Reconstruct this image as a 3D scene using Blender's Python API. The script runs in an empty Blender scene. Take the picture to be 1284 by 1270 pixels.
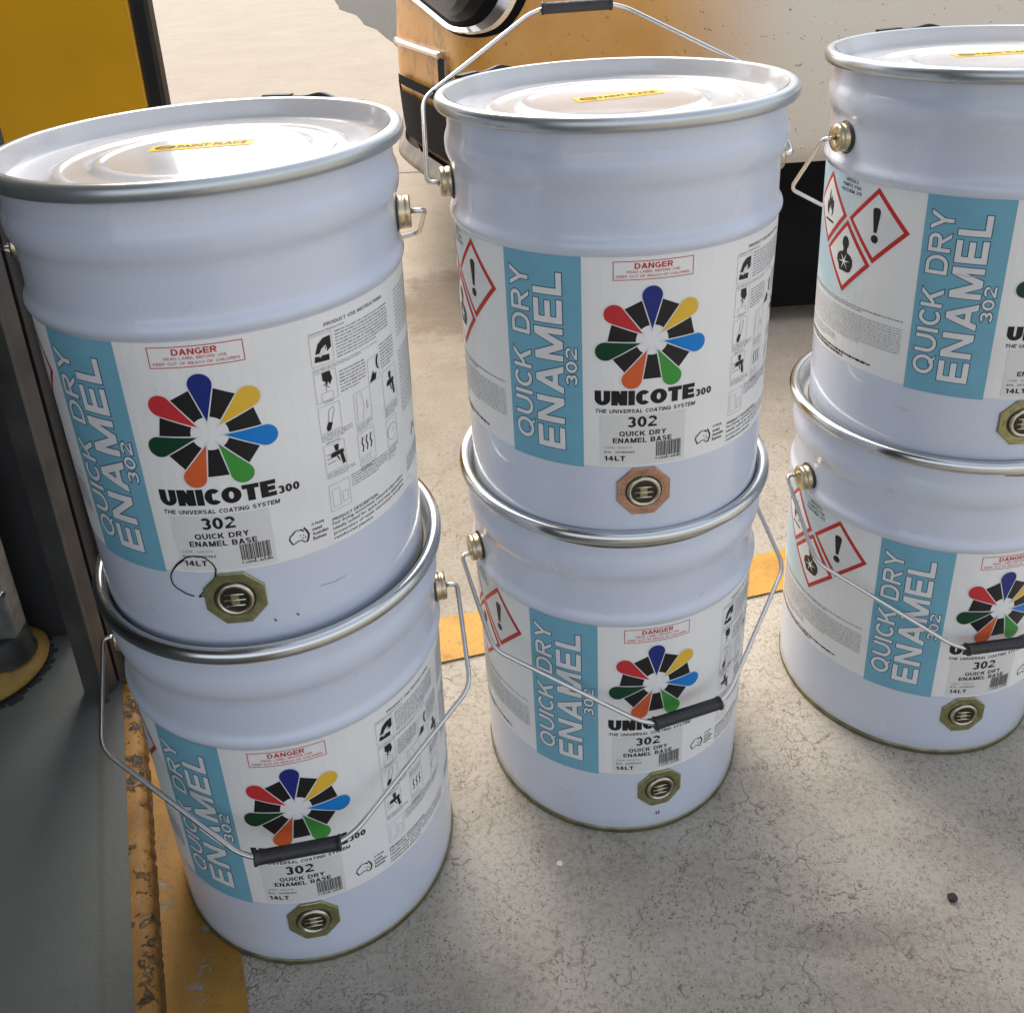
import bpy, bmesh, math, random
from mathutils import Vector, Matrix

# ------------------------------------------------------------------ camera, light, exposure
SC = bpy.context.scene
COL = SC.collection
rad = math.radians
PI = math.pi

cam = bpy.data.cameras.new('camera')
CAM = bpy.data.objects.new('camera', cam)
COL.objects.link(CAM)
PIT, ROLL = 0.401557884, -0.0663149961
F = Vector((0, math.cos(PIT), -math.sin(PIT))); R0 = Vector((1, 0, 0)); U0 = Vector((0, math.sin(PIT), math.cos(PIT)))
Rr = R0 * math.cos(ROLL) + U0 * math.sin(ROLL); Uu = -R0 * math.sin(ROLL) + U0 * math.cos(ROLL)
m = Matrix((Rr, Uu, -F)).transposed().to_4x4()
m.translation = Vector((0, 0, 0.852072843))
CAM.matrix_world = m
cam.sensor_fit = 'HORIZONTAL'; cam.sensor_width = 36
cam.lens = 36 * 1165.34114 / 1284
cam.shift_x = 59.9187 / 1284
cam.shift_y = -232.786 / 1284
cam.clip_start = 0.02; cam.clip_end = 400
SC.camera = CAM

SUN_EL = rad(55); SUN_DIR = Vector((0.34, -0.94, 0)).normalized()      # horizontal travel of the light
W = bpy.data.worlds.new('World'); SC.world = W; W.use_nodes = True
nt = W.node_tree
sky = nt.nodes.new('ShaderNodeTexSky'); sky.sky_type = 'NISHITA'; sky.sun_disc = False
sky.sun_elevation = SUN_EL
sky.sun_rotation = math.atan2(-SUN_DIR.x, -SUN_DIR.y)
sky.air_density = 1.0; sky.dust_density = 3.0; sky.ozone_density = 1.0
hz = nt.nodes.new('ShaderNodeHueSaturation'); hz.inputs['Saturation'].default_value = 0.42      # thin white cloud
nt.links.new(sky.outputs[0], hz.inputs['Color']); nt.links.new(hz.outputs[0], nt.nodes['Background'].inputs[0])
nt.nodes['Background'].inputs[1].default_value = 0.15
sl = bpy.data.lights.new('sun', 'SUN'); sl.energy = 1.25; sl.angle = rad(48); sl.color = (1.0, 0.90, 0.76)
SUN = bpy.data.objects.new('sun', sl); COL.objects.link(SUN)
SUN.rotation_euler = Vector((SUN_DIR.x * math.cos(SUN_EL), SUN_DIR.y * math.cos(SUN_EL), -math.sin(SUN_EL))).to_track_quat('-Z', 'Y').to_euler()
SC.view_settings.view_transform = 'Standard'; SC.view_settings.look = 'None'
SC.view_settings.exposure = 1.15; SC.view_settings.gamma = 1.0
SC.view_settings.use_curve_mapping = False
SC.cycles.max_bounces = 8

# ------------------------------------------------------------------ materials
def new_mat(name):
    mt = bpy.data.materials.new(name); mt.use_nodes = True
    return mt, mt.node_tree.nodes, mt.node_tree.links, mt.node_tree.nodes['Principled BSDF']
def pm(name, col, rough=0.5, metal=0.0, spec=0.5, coat=0.0, coat_r=0.08, bump=None, var=None, rvar=None):
    """principled material; bump=(scale,strength), var=(scale,amount) darkens/lightens the colour"""
    mt, N, L, b = new_mat(name)
    b.inputs['Base Color'].default_value = (*col, 1); b.inputs['Roughness'].default_value = rough
    b.inputs['Metallic'].default_value = metal; b.inputs['Specular IOR Level'].default_value = spec
    b.inputs['Coat Weight'].default_value = coat; b.inputs['Coat Roughness'].default_value = coat_r
    tc = N.new('ShaderNodeTexCoord')
    if var:
        n = N.new('ShaderNodeTexNoise'); n.inputs['Scale'].default_value = var[0]; n.inputs['Detail'].default_value = 6
        L.new(tc.outputs['Object'], n.inputs['Vector'])
        r = N.new('ShaderNodeValToRGB')
        r.color_ramp.elements[0].position = 0.3; r.color_ramp.elements[1].position = 0.7
        r.color_ramp.elements[0].color = (*[c * (1 - var[1]) for c in col], 1)
        r.color_ramp.elements[1].color = (*[min(1, c * (1 + var[1] * .5)) for c in col], 1)
        L.new(n.outputs['Fac'], r.inputs[0]); L.new(r.outputs[0], b.inputs['Base Color'])
    if rvar:
        n = N.new('ShaderNodeTexNoise'); n.inputs['Scale'].default_value = rvar[0]; n.inputs['Detail'].default_value = 8
        L.new(tc.outputs['Object'], n.inputs['Vector'])
        mr = N.new('ShaderNodeMapRange'); mr.inputs['From Min'].default_value = .3; mr.inputs['From Max'].default_value = .7
        mr.inputs['To Min'].default_value = rvar[1]; mr.inputs['To Max'].default_value = rvar[2]
        L.new(n.outputs['Fac'], mr.inputs[0]); L.new(mr.outputs[0], b.inputs['Roughness'])
    if bump:
        n = N.new('ShaderNodeTexNoise'); n.inputs['Scale'].default_value = bump[0]; n.inputs['Detail'].default_value = 3
        L.new(tc.outputs['Object'], n.inputs['Vector'])
        bp = N.new('ShaderNodeBump'); bp.inputs['Strength'].default_value = bump[1]; bp.inputs['Distance'].default_value = 0.01
        L.new(n.outputs['Fac'], bp.inputs['Height']); L.new(bp.outputs[0], b.inputs['Normal'])
    return mt

class NB:
    """small node-graph helper"""
    def __init__(s, name):
        s.mt, s.N, s.L, s.b = new_mat(name)
        s.tc = s.N.new('ShaderNodeTexCoord')
        s.obj = s.tc.outputs['Object']
    def vary(s):
        """shift the pattern by a random amount per object, so that copies differ"""
        oi = s.N.new('ShaderNodeObjectInfo'); k = s.m('MULTIPLY', oi.outputs['Random'], 9.0)
        cb = s.N.new('ShaderNodeCombineXYZ')
        for i in range(3): s.L.new(k, cb.inputs[i])
        s.obj = s.vm('ADD', s.tc.outputs['Object'], cb.outputs[0])
    def put(s, sock, v):
        if isinstance(v, bpy.types.NodeSocket): s.L.new(v, sock)
        elif v is not None:
            if isinstance(v, tuple) and len(v) == 3 and sock.type == 'RGBA': v = (*v, 1)
            sock.default_value = v
    def noise(s, scale, detail=4, rough=.55, vec=None, dist=0):
        n = s.N.new('ShaderNodeTexNoise'); n.inputs['Scale'].default_value = scale; n.inputs['Detail'].default_value = detail
        n.inputs['Roughness'].default_value = rough; n.inputs['Distortion'].default_value = dist
        s.L.new(vec or s.obj, n.inputs['Vector']); return n.outputs['Fac']
    def noisec(s, scale, vec=None):
        n = s.N.new('ShaderNodeTexNoise'); n.inputs['Scale'].default_value = scale; n.inputs['Detail'].default_value = 3
        s.L.new(vec or s.obj, n.inputs['Vector']); return n.outputs['Color']
    def vor(s, scale, vec=None, feat='F1'):
        n = s.N.new('ShaderNodeTexVoronoi'); n.feature = feat; n.inputs['Scale'].default_value = scale
        s.L.new(vec or s.obj, n.inputs['Vector']); return n.outputs['Distance']
    def m(s, op, a, b=0.0, c=None):
        n = s.N.new('ShaderNodeMath'); n.operation = op
        s.put(n.inputs[0], a); s.put(n.inputs[1], b)
        if c is not None: s.put(n.inputs[2], c)
        return n.outputs[0]
    def vm(s, op, a, b=None, scale=None):
        n = s.N.new('ShaderNodeVectorMath'); n.operation = op
        s.put(n.inputs[0], a)
        if b is not None: s.put(n.inputs[1], b)
        if scale is not None: s.put(n.inputs['Scale'], scale)
        return n.outputs['Value'] if op in ('LENGTH', 'DISTANCE', 'DOT_PRODUCT') else n.outputs['Vector']
    def rng(s, v, a, b, c=0.0, d=1.0, smooth=True):
        n = s.N.new('ShaderNodeMapRange'); n.interpolation_type = 'SMOOTHSTEP' if smooth else 'LINEAR'
        s.put(n.inputs[0], v)
        for i, x in enumerate((a, b, c, d)): n.inputs[i + 1].default_value = x
        return n.outputs[0]
    def mix(s, f, a, b, mode='MIX'):
        n = s.N.new('ShaderNodeMix'); n.data_type = 'RGBA'; n.blend_type = mode
        s.put(n.inputs['Factor'], f); s.put(n.inputs['A'], a) if False else None
        s.put(n.inputs[6], a); s.put(n.inputs[7], b); return n.outputs[2]
    def sep(s, v=None):
        n = s.N.new('ShaderNodeSeparateXYZ'); s.L.new(v or s.obj, n.inputs[0]); return n.outputs
    def bump(s, h, strength=.3, dist=.003):
        n = s.N.new('ShaderNodeBump'); n.inputs['Strength'].default_value = strength; n.inputs['Distance'].default_value = dist
        s.L.new(h, n.inputs['Height']); s.L.new(n.outputs[0], s.b.inputs['Normal'])
    def out(s, col=None, rough=None, spec=None, metal=None):
        s.put(s.b.inputs['Base Color'], col); s.put(s.b.inputs['Roughness'], rough)
        s.put(s.b.inputs['Specular IOR Level'], spec); s.put(s.b.inputs['Metallic'], metal)
        return s.mt

def concrete_nodes(g):
    """returns (colour, height) of the worn yard concrete"""
    big = g.noise(1.3, 5); mid = g.noise(9, 6, .6); fine = g.noise(170, 4, .75); grit = g.noise(480, 2, .6)
    col = g.mix(g.rng(big, .35, .65), (.435, .395, .33), (.51, .465, .395))
    col = g.mix(g.rng(mid, .35, .7), col, g.mix(.5, col, (.27, .23, .18)))
    col = g.mix(g.m('MULTIPLY', g.rng(fine, .47, .66), .48), col, (.17, .135, .095))
    col = g.mix(g.m('MULTIPLY', g.rng(grit, .50, .66), .55), col, (.53, .48, .40))
    # dark aggregate grains, patchy
    vr = g.vor(260)
    grain = g.m('MULTIPLY', g.rng(g.m('ADD', vr, g.m('MULTIPLY', g.m('SUBTRACT', g.noise(600, 2), .5), .5)), .12, .30, 1, 0), g.rng(g.noise(22, 5), .38, .60))
    col = g.mix(g.m('MULTIPLY', grain, .62), col, (.06, .048, .038))
    pit = g.m('MULTIPLY', g.rng(g.noise(75, 3, .6, None, 1.2), .655, .69), g.rng(g.noise(13, 4), .42, .6))
    col = g.mix(g.m('MULTIPLY', pit, .6), col, (.05, .04, .032))
    # fine map-cracking
    warp = g.vm('ADD', g.obj, g.vm('SCALE', g.vm('SUBTRACT', g.noisec(34), (.5, .5, .5)), scale=.045))
    c1 = g.rng(g.vor(26, warp, 'DISTANCE_TO_EDGE'), .0, .030, 1, 0)
    c2 = g.rng(g.vor(66, warp, 'DISTANCE_TO_EDGE'), .0, .065, 1, 0)
    patch = g.rng(g.noise(5.3, 5), .42, .58); patch2 = g.rng(g.noise(8.7, 5), .44, .64)
    br = g.rng(g.noise(90, 3), .40, .56)
    cr = g.m('MAXIMUM', g.m('MULTIPLY', g.m('MULTIPLY', c1, patch), br), g.m('MULTIPLY', g.m('MULTIPLY', g.m('MULTIPLY', c2, patch2), br), .6))
    col = g.mix(g.m('MULTIPLY', cr, .68), col, (.15, .115, .08))
    # pale scuffs
    sc = g.N.new('ShaderNodeMapping'); sc.inputs['Rotation'].default_value = (0, 0, .5); sc.inputs['Scale'].default_value = (7, 90, 1)
    g.L.new(g.obj, sc.inputs['Vector'])
    scf = g.m('MULTIPLY', g.rng(g.noise(1.0, 4, .6, sc.outputs[0]), .70, .78), g.rng(g.noise(110, 2), .45, .6))
    col = g.mix(g.m('MULTIPLY', scf, .5), col, (.66, .63, .58))
    h = g.m('SUBTRACT', g.m('ADD', g.m('MULTIPLY', fine, .5), g.m('MULTIPLY', grit, .5)), g.m('ADD', g.m('MULTIPLY', cr, .5), g.m('MULTIPLY', grain, .4)))
    return col, h

def mat_ground():
    g = NB('worn_concrete')
    col, h = concrete_nodes(g)
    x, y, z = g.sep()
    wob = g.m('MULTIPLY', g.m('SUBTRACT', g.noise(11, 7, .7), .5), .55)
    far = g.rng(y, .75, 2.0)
    col = g.mix(g.m('MULTIPLY', far, .5), col, (.45, .36, .255))  # far yard warmed in the colour, standing in for sunlight there
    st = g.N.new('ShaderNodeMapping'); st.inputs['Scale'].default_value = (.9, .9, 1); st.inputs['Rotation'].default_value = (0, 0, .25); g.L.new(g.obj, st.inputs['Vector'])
    far_dim = g.m('MULTIPLY', g.rng(y, 2.2, 3.6), g.rng(g.noise(2.2, 7, .7, st.outputs[0]), .25, .75, .55, .85))
    col = g.mix(far_dim, col, (.29, .245, .19))  # distant concrete darkened in the colour against overbright light
    # damp stain with a ragged far edge, oily patch near the front left
    def blot(cx, cy, rx, ry, amt, c, col, soft=(.55, 1.0)):
        dx = g.m('DIVIDE', g.m('SUBTRACT', x, cx), rx); dy = g.m('DIVIDE', g.m('SUBTRACT', y, cy), ry)
        d = g.m('ADD', g.m('SQRT', g.m('ADD', g.m('MULTIPLY', dx, dx), g.m('MULTIPLY', dy, dy))), g.m('MULTIPLY', wob, 2.2))
        return g.mix(g.m('MULTIPLY', g.rng(d, soft[0], soft[1], 1, 0), amt), col, c)
    col = blot(.02, 2.12, .24, .30, .66, (.15, .105, .065), col, (.55, 1.0))
    col = blot(-.04, 1.55, .30, .75, .30, (.22, .16, .10), col, (.5, 1.05))
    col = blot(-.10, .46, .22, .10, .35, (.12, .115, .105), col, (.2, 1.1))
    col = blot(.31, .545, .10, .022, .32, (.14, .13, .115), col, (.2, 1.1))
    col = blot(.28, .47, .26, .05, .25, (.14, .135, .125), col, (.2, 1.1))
    # expansion joint
    j = g.m('ABSOLUTE', g.m('SUBTRACT', g.m('SUBTRACT', y, 3.46), g.m('MULTIPLY', x, -.12)))
    col = g.mix(g.rng(j, .006, .014, .85, 0), col, (.06, .05, .04))
    g.bump(h, .55, .0035)
    return g.out(col, g.rng(g.noise(30, 4), .3, .7, .70, .9), .22)

def mat_stripe(name, base, thresh):
    g = NB(name)
    con, h = concrete_nodes(g)
    n = g.noise(38, 7, .7); n2 = g.noise(190, 3, .7); n3 = g.noise(8, 4)
    wear = g.m('ADD', g.m('ADD', g.m('MULTIPLY', n, .5), g.m('MULTIPLY', n2, .32)), g.m('MULTIPLY', n3, .18))
    f = g.rng(wear, thresh, thresh + .07)
    y = g.mix(g.rng(g.noise(15, 5), .3, .7), base, tuple(c * .72 for c in base))
    y = g.mix(g.m('MULTIPLY', g.rng(n2, .5, .7), .4), y, (.16, .085, .03))
    col = g.mix(f, y, g.mix(.5, con, (.12, .09, .06)))
    g.bump(g.m('SUBTRACT', g.m('MULTIPLY', h, .6), f), .4, .002)
    return g.out(col, .6, .4)

def mat_threshold():
    g = NB('chipped_yellow_edge')
    n = g.noise(55, 8, .75); n2 = g.noise(17, 5, .6)
    chip = g.rng(g.m('ADD', g.m('MULTIPLY', n, .6), g.m('MULTIPLY', n2, .4)), .525, .565)
    y = g.mix(g.rng(g.noise(30, 5), .3, .7), (.22, .105, .018), (.33, .165, .030))
    dirt = g.rng(g.noise(120, 4, .7), .52, .7)
    y = g.mix(g.m('MULTIPLY', dirt, .6), y, (.10, .055, .02))
    bare = g.mix(g.rng(g.noise(90, 4), .4, .6), (.035, .028, .022), (.24, .15, .07))
    zz = g.sep()[2]
    grime = g.m('MULTIPLY', g.rng(zz, .020, .010), g.rng(g.noise(42, 6, .7), .34, .60, .6, 1))
    y = g.mix(g.m('MULTIPLY', grime, .85), y, (.055, .034, .018))
    g.bump(g.m('SUBTRACT', g.m('MULTIPLY', n, .4), chip), .9, .004)
    return g.out(g.mix(chip, y, bare), .55, .4)

def mat_shopfloor():
    g = NB('grey_floor_paint')
    x, y, z = g.sep()
    col = g.mix(g.rng(g.noise(3, 5), .3, .7), (.078, .088, .082), (.100, .110, .103))
    col = g.mix(g.m('MULTIPLY', g.rng(g.noise(26, 6, .7), .56, .72), .4), col, (.07, .07, .065))
    col = g.mix(g.m('MULTIPLY', g.rng(g.vor(60), .05, .12, 1, 0), g.rng(g.noise(9, 3), .55, .7)), col, (.04, .04, .038))
    # rubbed line along the doorway, parallel to the threshold
    d = g.m('ADD', g.m('MULTIPLY', g.m('ADD', x, .347), .947), g.m('MULTIPLY', g.m('SUBTRACT', y, .507), .3217))
    ln = g.rng(g.m('ABSOLUTE', d), .001, .006, 1, 0)
    col = g.mix(g.m('MULTIPLY', ln, .55), col, (.07, .058, .045))
    ln2 = g.m('MULTIPLY', g.rng(g.m('ABSOLUTE', g.m('SUBTRACT', d, .012)), .001, .009, 1, 0), g.rng(g.noise(12, 5), .4, .65))
    col = g.mix(g.m('MULTIPLY', ln2, .4), col, (.10, .07, .045))
    g.bump(g.m('ADD', g.noise(140, 3, .6), g.noise(420, 2)), .16, .002)
    return g.out(col, g.rng(g.noise(18, 5), .3, .7, .42, .62), .4)

def mat_paint(name, base, r0=.27, r1=.34):
    g = NB(name); g.vary()
    col = g.mix(g.rng(g.noise(11, 6, .7), .35, .75), base, tuple(c * .955 for c in base))
    g.b.inputs['Coat Weight'].default_value = .6; g.b.inputs['Coat Roughness'].default_value = .055
    g.bump(g.m('ADD', g.noise(9, 1), g.m('MULTIPLY', g.noise(300, 2), .01)), .022, .012)
    return g.out(col, g.rng(g.noise(14, 5), .3, .7, r0, r1), .5)

def mat_paper():
    g = NB('label_paper'); g.vary()
    at = g.N.new('ShaderNodeAttribute'); at.attribute_name = 'tint'
    col = g.mix(at.outputs['Fac'], (.81, .805, .785), (.33, .53, .64))
    col = g.mix(g.m('MULTIPLY', g.rng(g.noise(13, 5), .45, .75), .16), col, (.52, .51, .50))
    g.bump(g.m('ADD', g.noise(55, 3), g.m('MULTIPLY', g.noise(9, 3, .5, None, 1.5), 1.6)), .13, .005)
    return g.out(col, .42, .4)

def mat_van():
    g = NB('cream_ochre_van_paint')
    x, y, z = g.sep()
    n = g.noise(2.2, 5, .6)
    # ochre on the front corner, fading to cream along the side
    f = g.m('ADD', g.rng(x, .30, .86, 1, 0), g.m('MULTIPLY', g.m('SUBTRACT', n, .5), .45))
    f = g.rng(f, .05, .95)
    cream = (.76, .685, .575)
    ochre = g.mix(g.rng(g.noise(7, 5), .3, .7), (.62, .275, .042), (.68, .35, .075))
    col = g.mix(f, cream, ochre)
    # splashes
    def dots(scale, r0, dens, amt, c, col):
        v = g.vor(scale); sz = g.m('MULTIPLY', g.rng(g.noise(scale * .35, 3), dens, dens + .25), r0)
        k = g.m('LESS_THAN', v, sz)
        return g.mix(g.m('MULTIPLY', k, amt), col, c)
    col = dots(75, .26, .52, .7, (.16, .085, .035), col)
    col = dots(140, .32, .48, .65, (.13, .065, .025), col)
    dirt = g.m('MULTIPLY', g.rng(g.noise(16, 6, .7), .48, .68), g.rng(x, -.05, .15, 1, 0))
    col = g.mix(g.m('MULTIPLY', dirt, .75), col, (.17, .085, .025))
    return g.out(col, .34, .5)

M = {}
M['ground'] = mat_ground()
M['stripe'] = mat_stripe('worn_yellow_line', (.40, .205, .035), .535)
M['stripe2'] = mat_stripe('bright_yellow_line', (.60, .31, .05), .56)
M['edge'] = mat_threshold()
M['shopfloor'] = mat_shopfloor()
M['road'] = pm('far_gravel_road', (.07, .06, .046), .9, var=(30, .5), bump=(60, .4))
M['paint'] = mat_paint('lilac_white_enamel', (.61, .655, .755))
M['lidpaint'] = mat_paint('white_lid_enamel', (.60, .595, .60), .14, .24)
M['zinc'] = pm('galvanised_rim', (.60, .615, .61), .2, 1.0, rvar=(14, .15, .25), var=(9, .10))
M['zincpale'] = pm('pale_zinc_locking_ring', (.52, .55, .555), .27, .8, rvar=(14, .25, .36), var=(9, .08))
M['chime'] = pm('olive_brass_chime', (.27, .25, .15), .38, .85, var=(60, .35))
M['wire'] = pm('bright_steel_wire', (.66, .65, .63), .24, 1.0)
M['boss'] = pm('yellow_zinc_boss', (.60, .50, .33), .27, 1.0, rvar=(90, .2, .4), var=(60, .2))
M['gasket'] = pm('black_gasket', (.03, .03, .032), .5)
M['grip'] = pm('black_plastic_grip', (.022, .022, .024), .42, bump=(200, .1))
M['plug'] = pm('olive_zinc_plate', (.36, .345, .17), .4, .75, var=(120, .3), rvar=(150, .3, .5))
M['plugc'] = pm('coppery_plate', (.52, .30, .20), .42, .55, var=(150, .3), rvar=(150, .3, .5))
M['plugring'] = pm('plug_ring_metal', (.62, .56, .44), .26, 1.0, var=(90, .2))
M['plugdark'] = pm('plug_recess', (.035, .035, .022), .4, .4)
M['latch'] = pm('dull_steel_latch', (.34, .35, .36), .4, .9, var=(60, .4))
M['latchdark'] = pm('dark_latch', (.03, .03, .03), .45, .3)
M['paper'] = mat_paper()
M['sticker'] = pm('batch_sticker_paper', (.70, .69, .665), .45)
def ink(n, c, r=.40): M[n] = pm('ink_' + n, c, r, spec=.25, var=(40, .06))
ink('black', (.018, .017, .018)); ink('grey', (.30, .30, .31)); ink('midgrey', (.46, .46, .47)); ink('white', (.74, .74, .74))
ink('band', (.175, .415, .535)); ink('outline', (.035, .075, .11)); ink('red', (.56, .035, .03)); ink('navy', (.016, .028, .19))
ink('yellow', (.76, .47, .045)); ink('sky', (.008, .20, .58)); ink('green', (.055, .30, .05)); ink('orange', (.66, .12, .035))
ink('dkgreen', (.008, .055, .025)); ink('crimson', (.55, .035, .04)); ink('hazred', (.52, .03, .025)); ink('dustyblue', (.42, .56, .64))
ink('stickeryellow', (.86, .50, .02))
ink('tealmark', (.03, .16, .22))

# ------------------------------------------------------------------ mesh helpers
class MB:
    def __init__(s): s.v = []; s.f = []; s.mi = []; s.mats = []; s.sm = []
    def mid(s, k):
        if k not in s.mats: s.mats.append(k)
        return s.mats.index(k)
    def add(s, vs, fs, mat, smooth=True):
        o = len(s.v); s.v += [tuple(p) for p in vs]; i = s.mid(mat)
        for f in fs: s.f.append([o + k for k in f]); s.mi.append(i); s.sm.append(smooth)
    def lathe(s, prof, mat, n=144, closed=False):
        vs = []; fs = []; k = len(prof)
        for i in range(n):
            a = 2 * PI * i / n
            for r, z in prof: vs.append((r * math.cos(a), r * math.sin(a), z))
        for i in range(n):
            j = (i + 1) % n
            for q in range(k if closed else k - 1):
                q2 = (q + 1) % k
                fs.append((i * k + q, j * k + q, j * k + q2, i * k + q2))
        s.add(vs, fs, mat)
    def tube(s, pts, r, mat, n=10, cap=True):
        pts = [Vector(p) for p in pts]
        rs = r if isinstance(r, (list, tuple)) else [r] * len(pts)
        t0 = (pts[1] - pts[0]).normalized()
        up = Vector((0, 0, 1)) if abs(t0.z) < .9 else Vector((1, 0, 0))
        nrm = t0.cross(up).normalized(); vs = []; fs = []
        for i, p in enumerate(pts):
            t = (pts[min(i + 1, len(pts) - 1)] - pts[max(i - 1, 0)]).normalized()
            nrm = (nrm - t * nrm.dot(t)).normalized(); bn = t.cross(nrm)
            for k in range(n):
                a = 2 * PI * k / n
                vs.append(p + (nrm * math.cos(a) + bn * math.sin(a)) * rs[i])
        for i in range(len(pts) - 1):
            for k in range(n):
                k2 = (k + 1) % n
                fs.append((i * n + k, i * n + k2, (i + 1) * n + k2, (i + 1) * n + k))
        s.add(vs, fs, mat)
        if cap:
            o = len(s.v) - len(vs); i = s.mid(mat)
            s.f.append([o + k for k in range(n)][::-1]); s.mi.append(i); s.sm.append(False)
            s.f.append([o + (len(pts) - 1) * n + k for k in range(n)]); s.mi.append(i); s.sm.append(False)
    def box(s, lo, hi, mat):
        x0, y0, z0 = lo; x1, y1, z1 = hi
        vs = [(x0, y0, z0), (x1, y0, z0), (x1, y1, z0), (x0, y1, z0), (x0, y0, z1), (x1, y0, z1), (x1, y1, z1), (x0, y1, z1)]
        s.add(vs, [(3, 2, 1, 0), (4, 5, 6, 7), (0, 1, 5, 4), (1, 2, 6, 5), (2, 3, 7, 6), (3, 0, 4, 7)], mat, False)
    def obox(s, c, ux, uy, hx, hy, z0, z1, mat):
        """upright box with horizontal axes ux, uy"""
        c = Vector((c[0], c[1], 0)); ux = Vector((*ux, 0)).normalized(); uy = Vector((*uy, 0)).normalized()
        q = [c - ux * hx - uy * hy, c + ux * hx - uy * hy, c + ux * hx + uy * hy, c - ux * hx + uy * hy]
        vs = [(p.x, p.y, z0) for p in q] + [(p.x, p.y, z1) for p in q]
        s.add(vs, [(3, 2, 1, 0), (4, 5, 6, 7), (0, 1, 5, 4), (1, 2, 6, 5), (2, 3, 7, 6), (3, 0, 4, 7)], mat, False)
    def prism(s, poly, z0, z1, mat):
        n = len(poly)
        vs = [(x, y, z0) for x, y in poly] + [(x, y, z1) for x, y in poly]
        fs = [list(range(n))[::-1], [n + i for i in range(n)]] + [(i, (i + 1) % n, n + (i + 1) % n, n + i) for i in range(n)]
        s.add(vs, fs, mat, False)
    def build(s, name, parent=None, bevel=0, loc=None):
        me = bpy.data.meshes.new(name); me.from_pydata(s.v, [], s.f)
        for k in s.mats: me.materials.append(M[k])
        me.polygons.foreach_set('material_index', s.mi); me.polygons.foreach_set('use_smooth', s.sm)
        me.update()
        o = bpy.data.objects.new(name, me); COL.objects.link(o)
        if parent: o.parent = parent
        if loc: o.location = loc
        if bevel:
            b = o.modifiers.new('bevel', 'BEVEL'); b.width = bevel; b.segments = 2; b.limit_method = 'ANGLE'; b.angle_limit = rad(40)
        return o
def empty(name, loc=(0, 0, 0), rz=0):
    o = bpy.data.objects.new(name, None); COL.objects.link(o); o.location = loc; o.rotation_euler = (0, 0, rz); o.empty_display_size = .1
    return o
def tag(o, label=None, cat=None, group=None, kind=None):
    if label: o['label'] = label
    if cat: o['category'] = cat
    if group: o['group'] = group
    if kind: o['kind'] = kind
    return o
def rounded(pts, r, n=5):
    """polyline with its corners rounded"""
    pts = [Vector(p) for p in pts]; out = [pts[0]]
    for i in range(1, len(pts) - 1):
        a, b, c = pts[i - 1], pts[i], pts[i + 1]
        d1 = (a - b); d2 = (c - b); q = min(r, d1.length * .45, d2.length * .45)
        p1 = b + d1.normalized() * q; p2 = b + d2.normalized() * q
        for k in range(n + 1):
            t = k / n; out.append(p1 * (1 - t) ** 2 + b * 2 * t * (1 - t) + p2 * t * t)
    out.append(pts[-1]); return out

# ------------------------------------------------------------------ printing on the tin (flat artwork, wrapped on the wall)
def RAD(z): return 0.1353 + 0.0160 * z
DEG = 0.1385 * PI / 180                       # metres per degree of wall
_tc = {}
def glyphs(s, off=0.0, ref=None):
    """verts (normalised by the plain text's box) and faces of a string in the built-in font"""
    key = (s, off)
    if key not in _tc:
        cu = bpy.data.curves.new('t', 'FONT'); cu.body = s; cu.size = 1; cu.offset = off; cu.resolution_u = 3
        cu.fill_mode = 'FRONT'
        ob = bpy.data.objects.new('t', cu); COL.objects.link(ob)
        dg = bpy.context.evaluated_depsgraph_get(); me = bpy.data.meshes.new_from_object(ob.evaluated_get(dg))
        vs = [(v.co.x, v.co.y) for v in me.vertices]; fs = [tuple(p.vertices) for p in me.polygons]
        # keep faces counter-clockwise
        g = []
        for f in fs:
            a = sum(vs[f[i]][0] * vs[f[(i + 1) % len(f)]][1] - vs[f[(i + 1) % len(f)]][0] * vs[f[i]][1] for i in range(len(f)))
            g.append(f if a > 0 else f[::-1])
        bpy.data.objects.remove(ob); bpy.data.curves.remove(cu); bpy.data.meshes.remove(me)
        xs = [v[0] for v in vs]; ys = [v[1] for v in vs]
        _tc[key] = (vs, g, (min(xs), max(xs), min(ys), max(ys)))
    vs, fs, bb = _tc[key]
    if ref is not None: bb = glyphs(s, ref)[2]
    return vs, fs, bb

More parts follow.
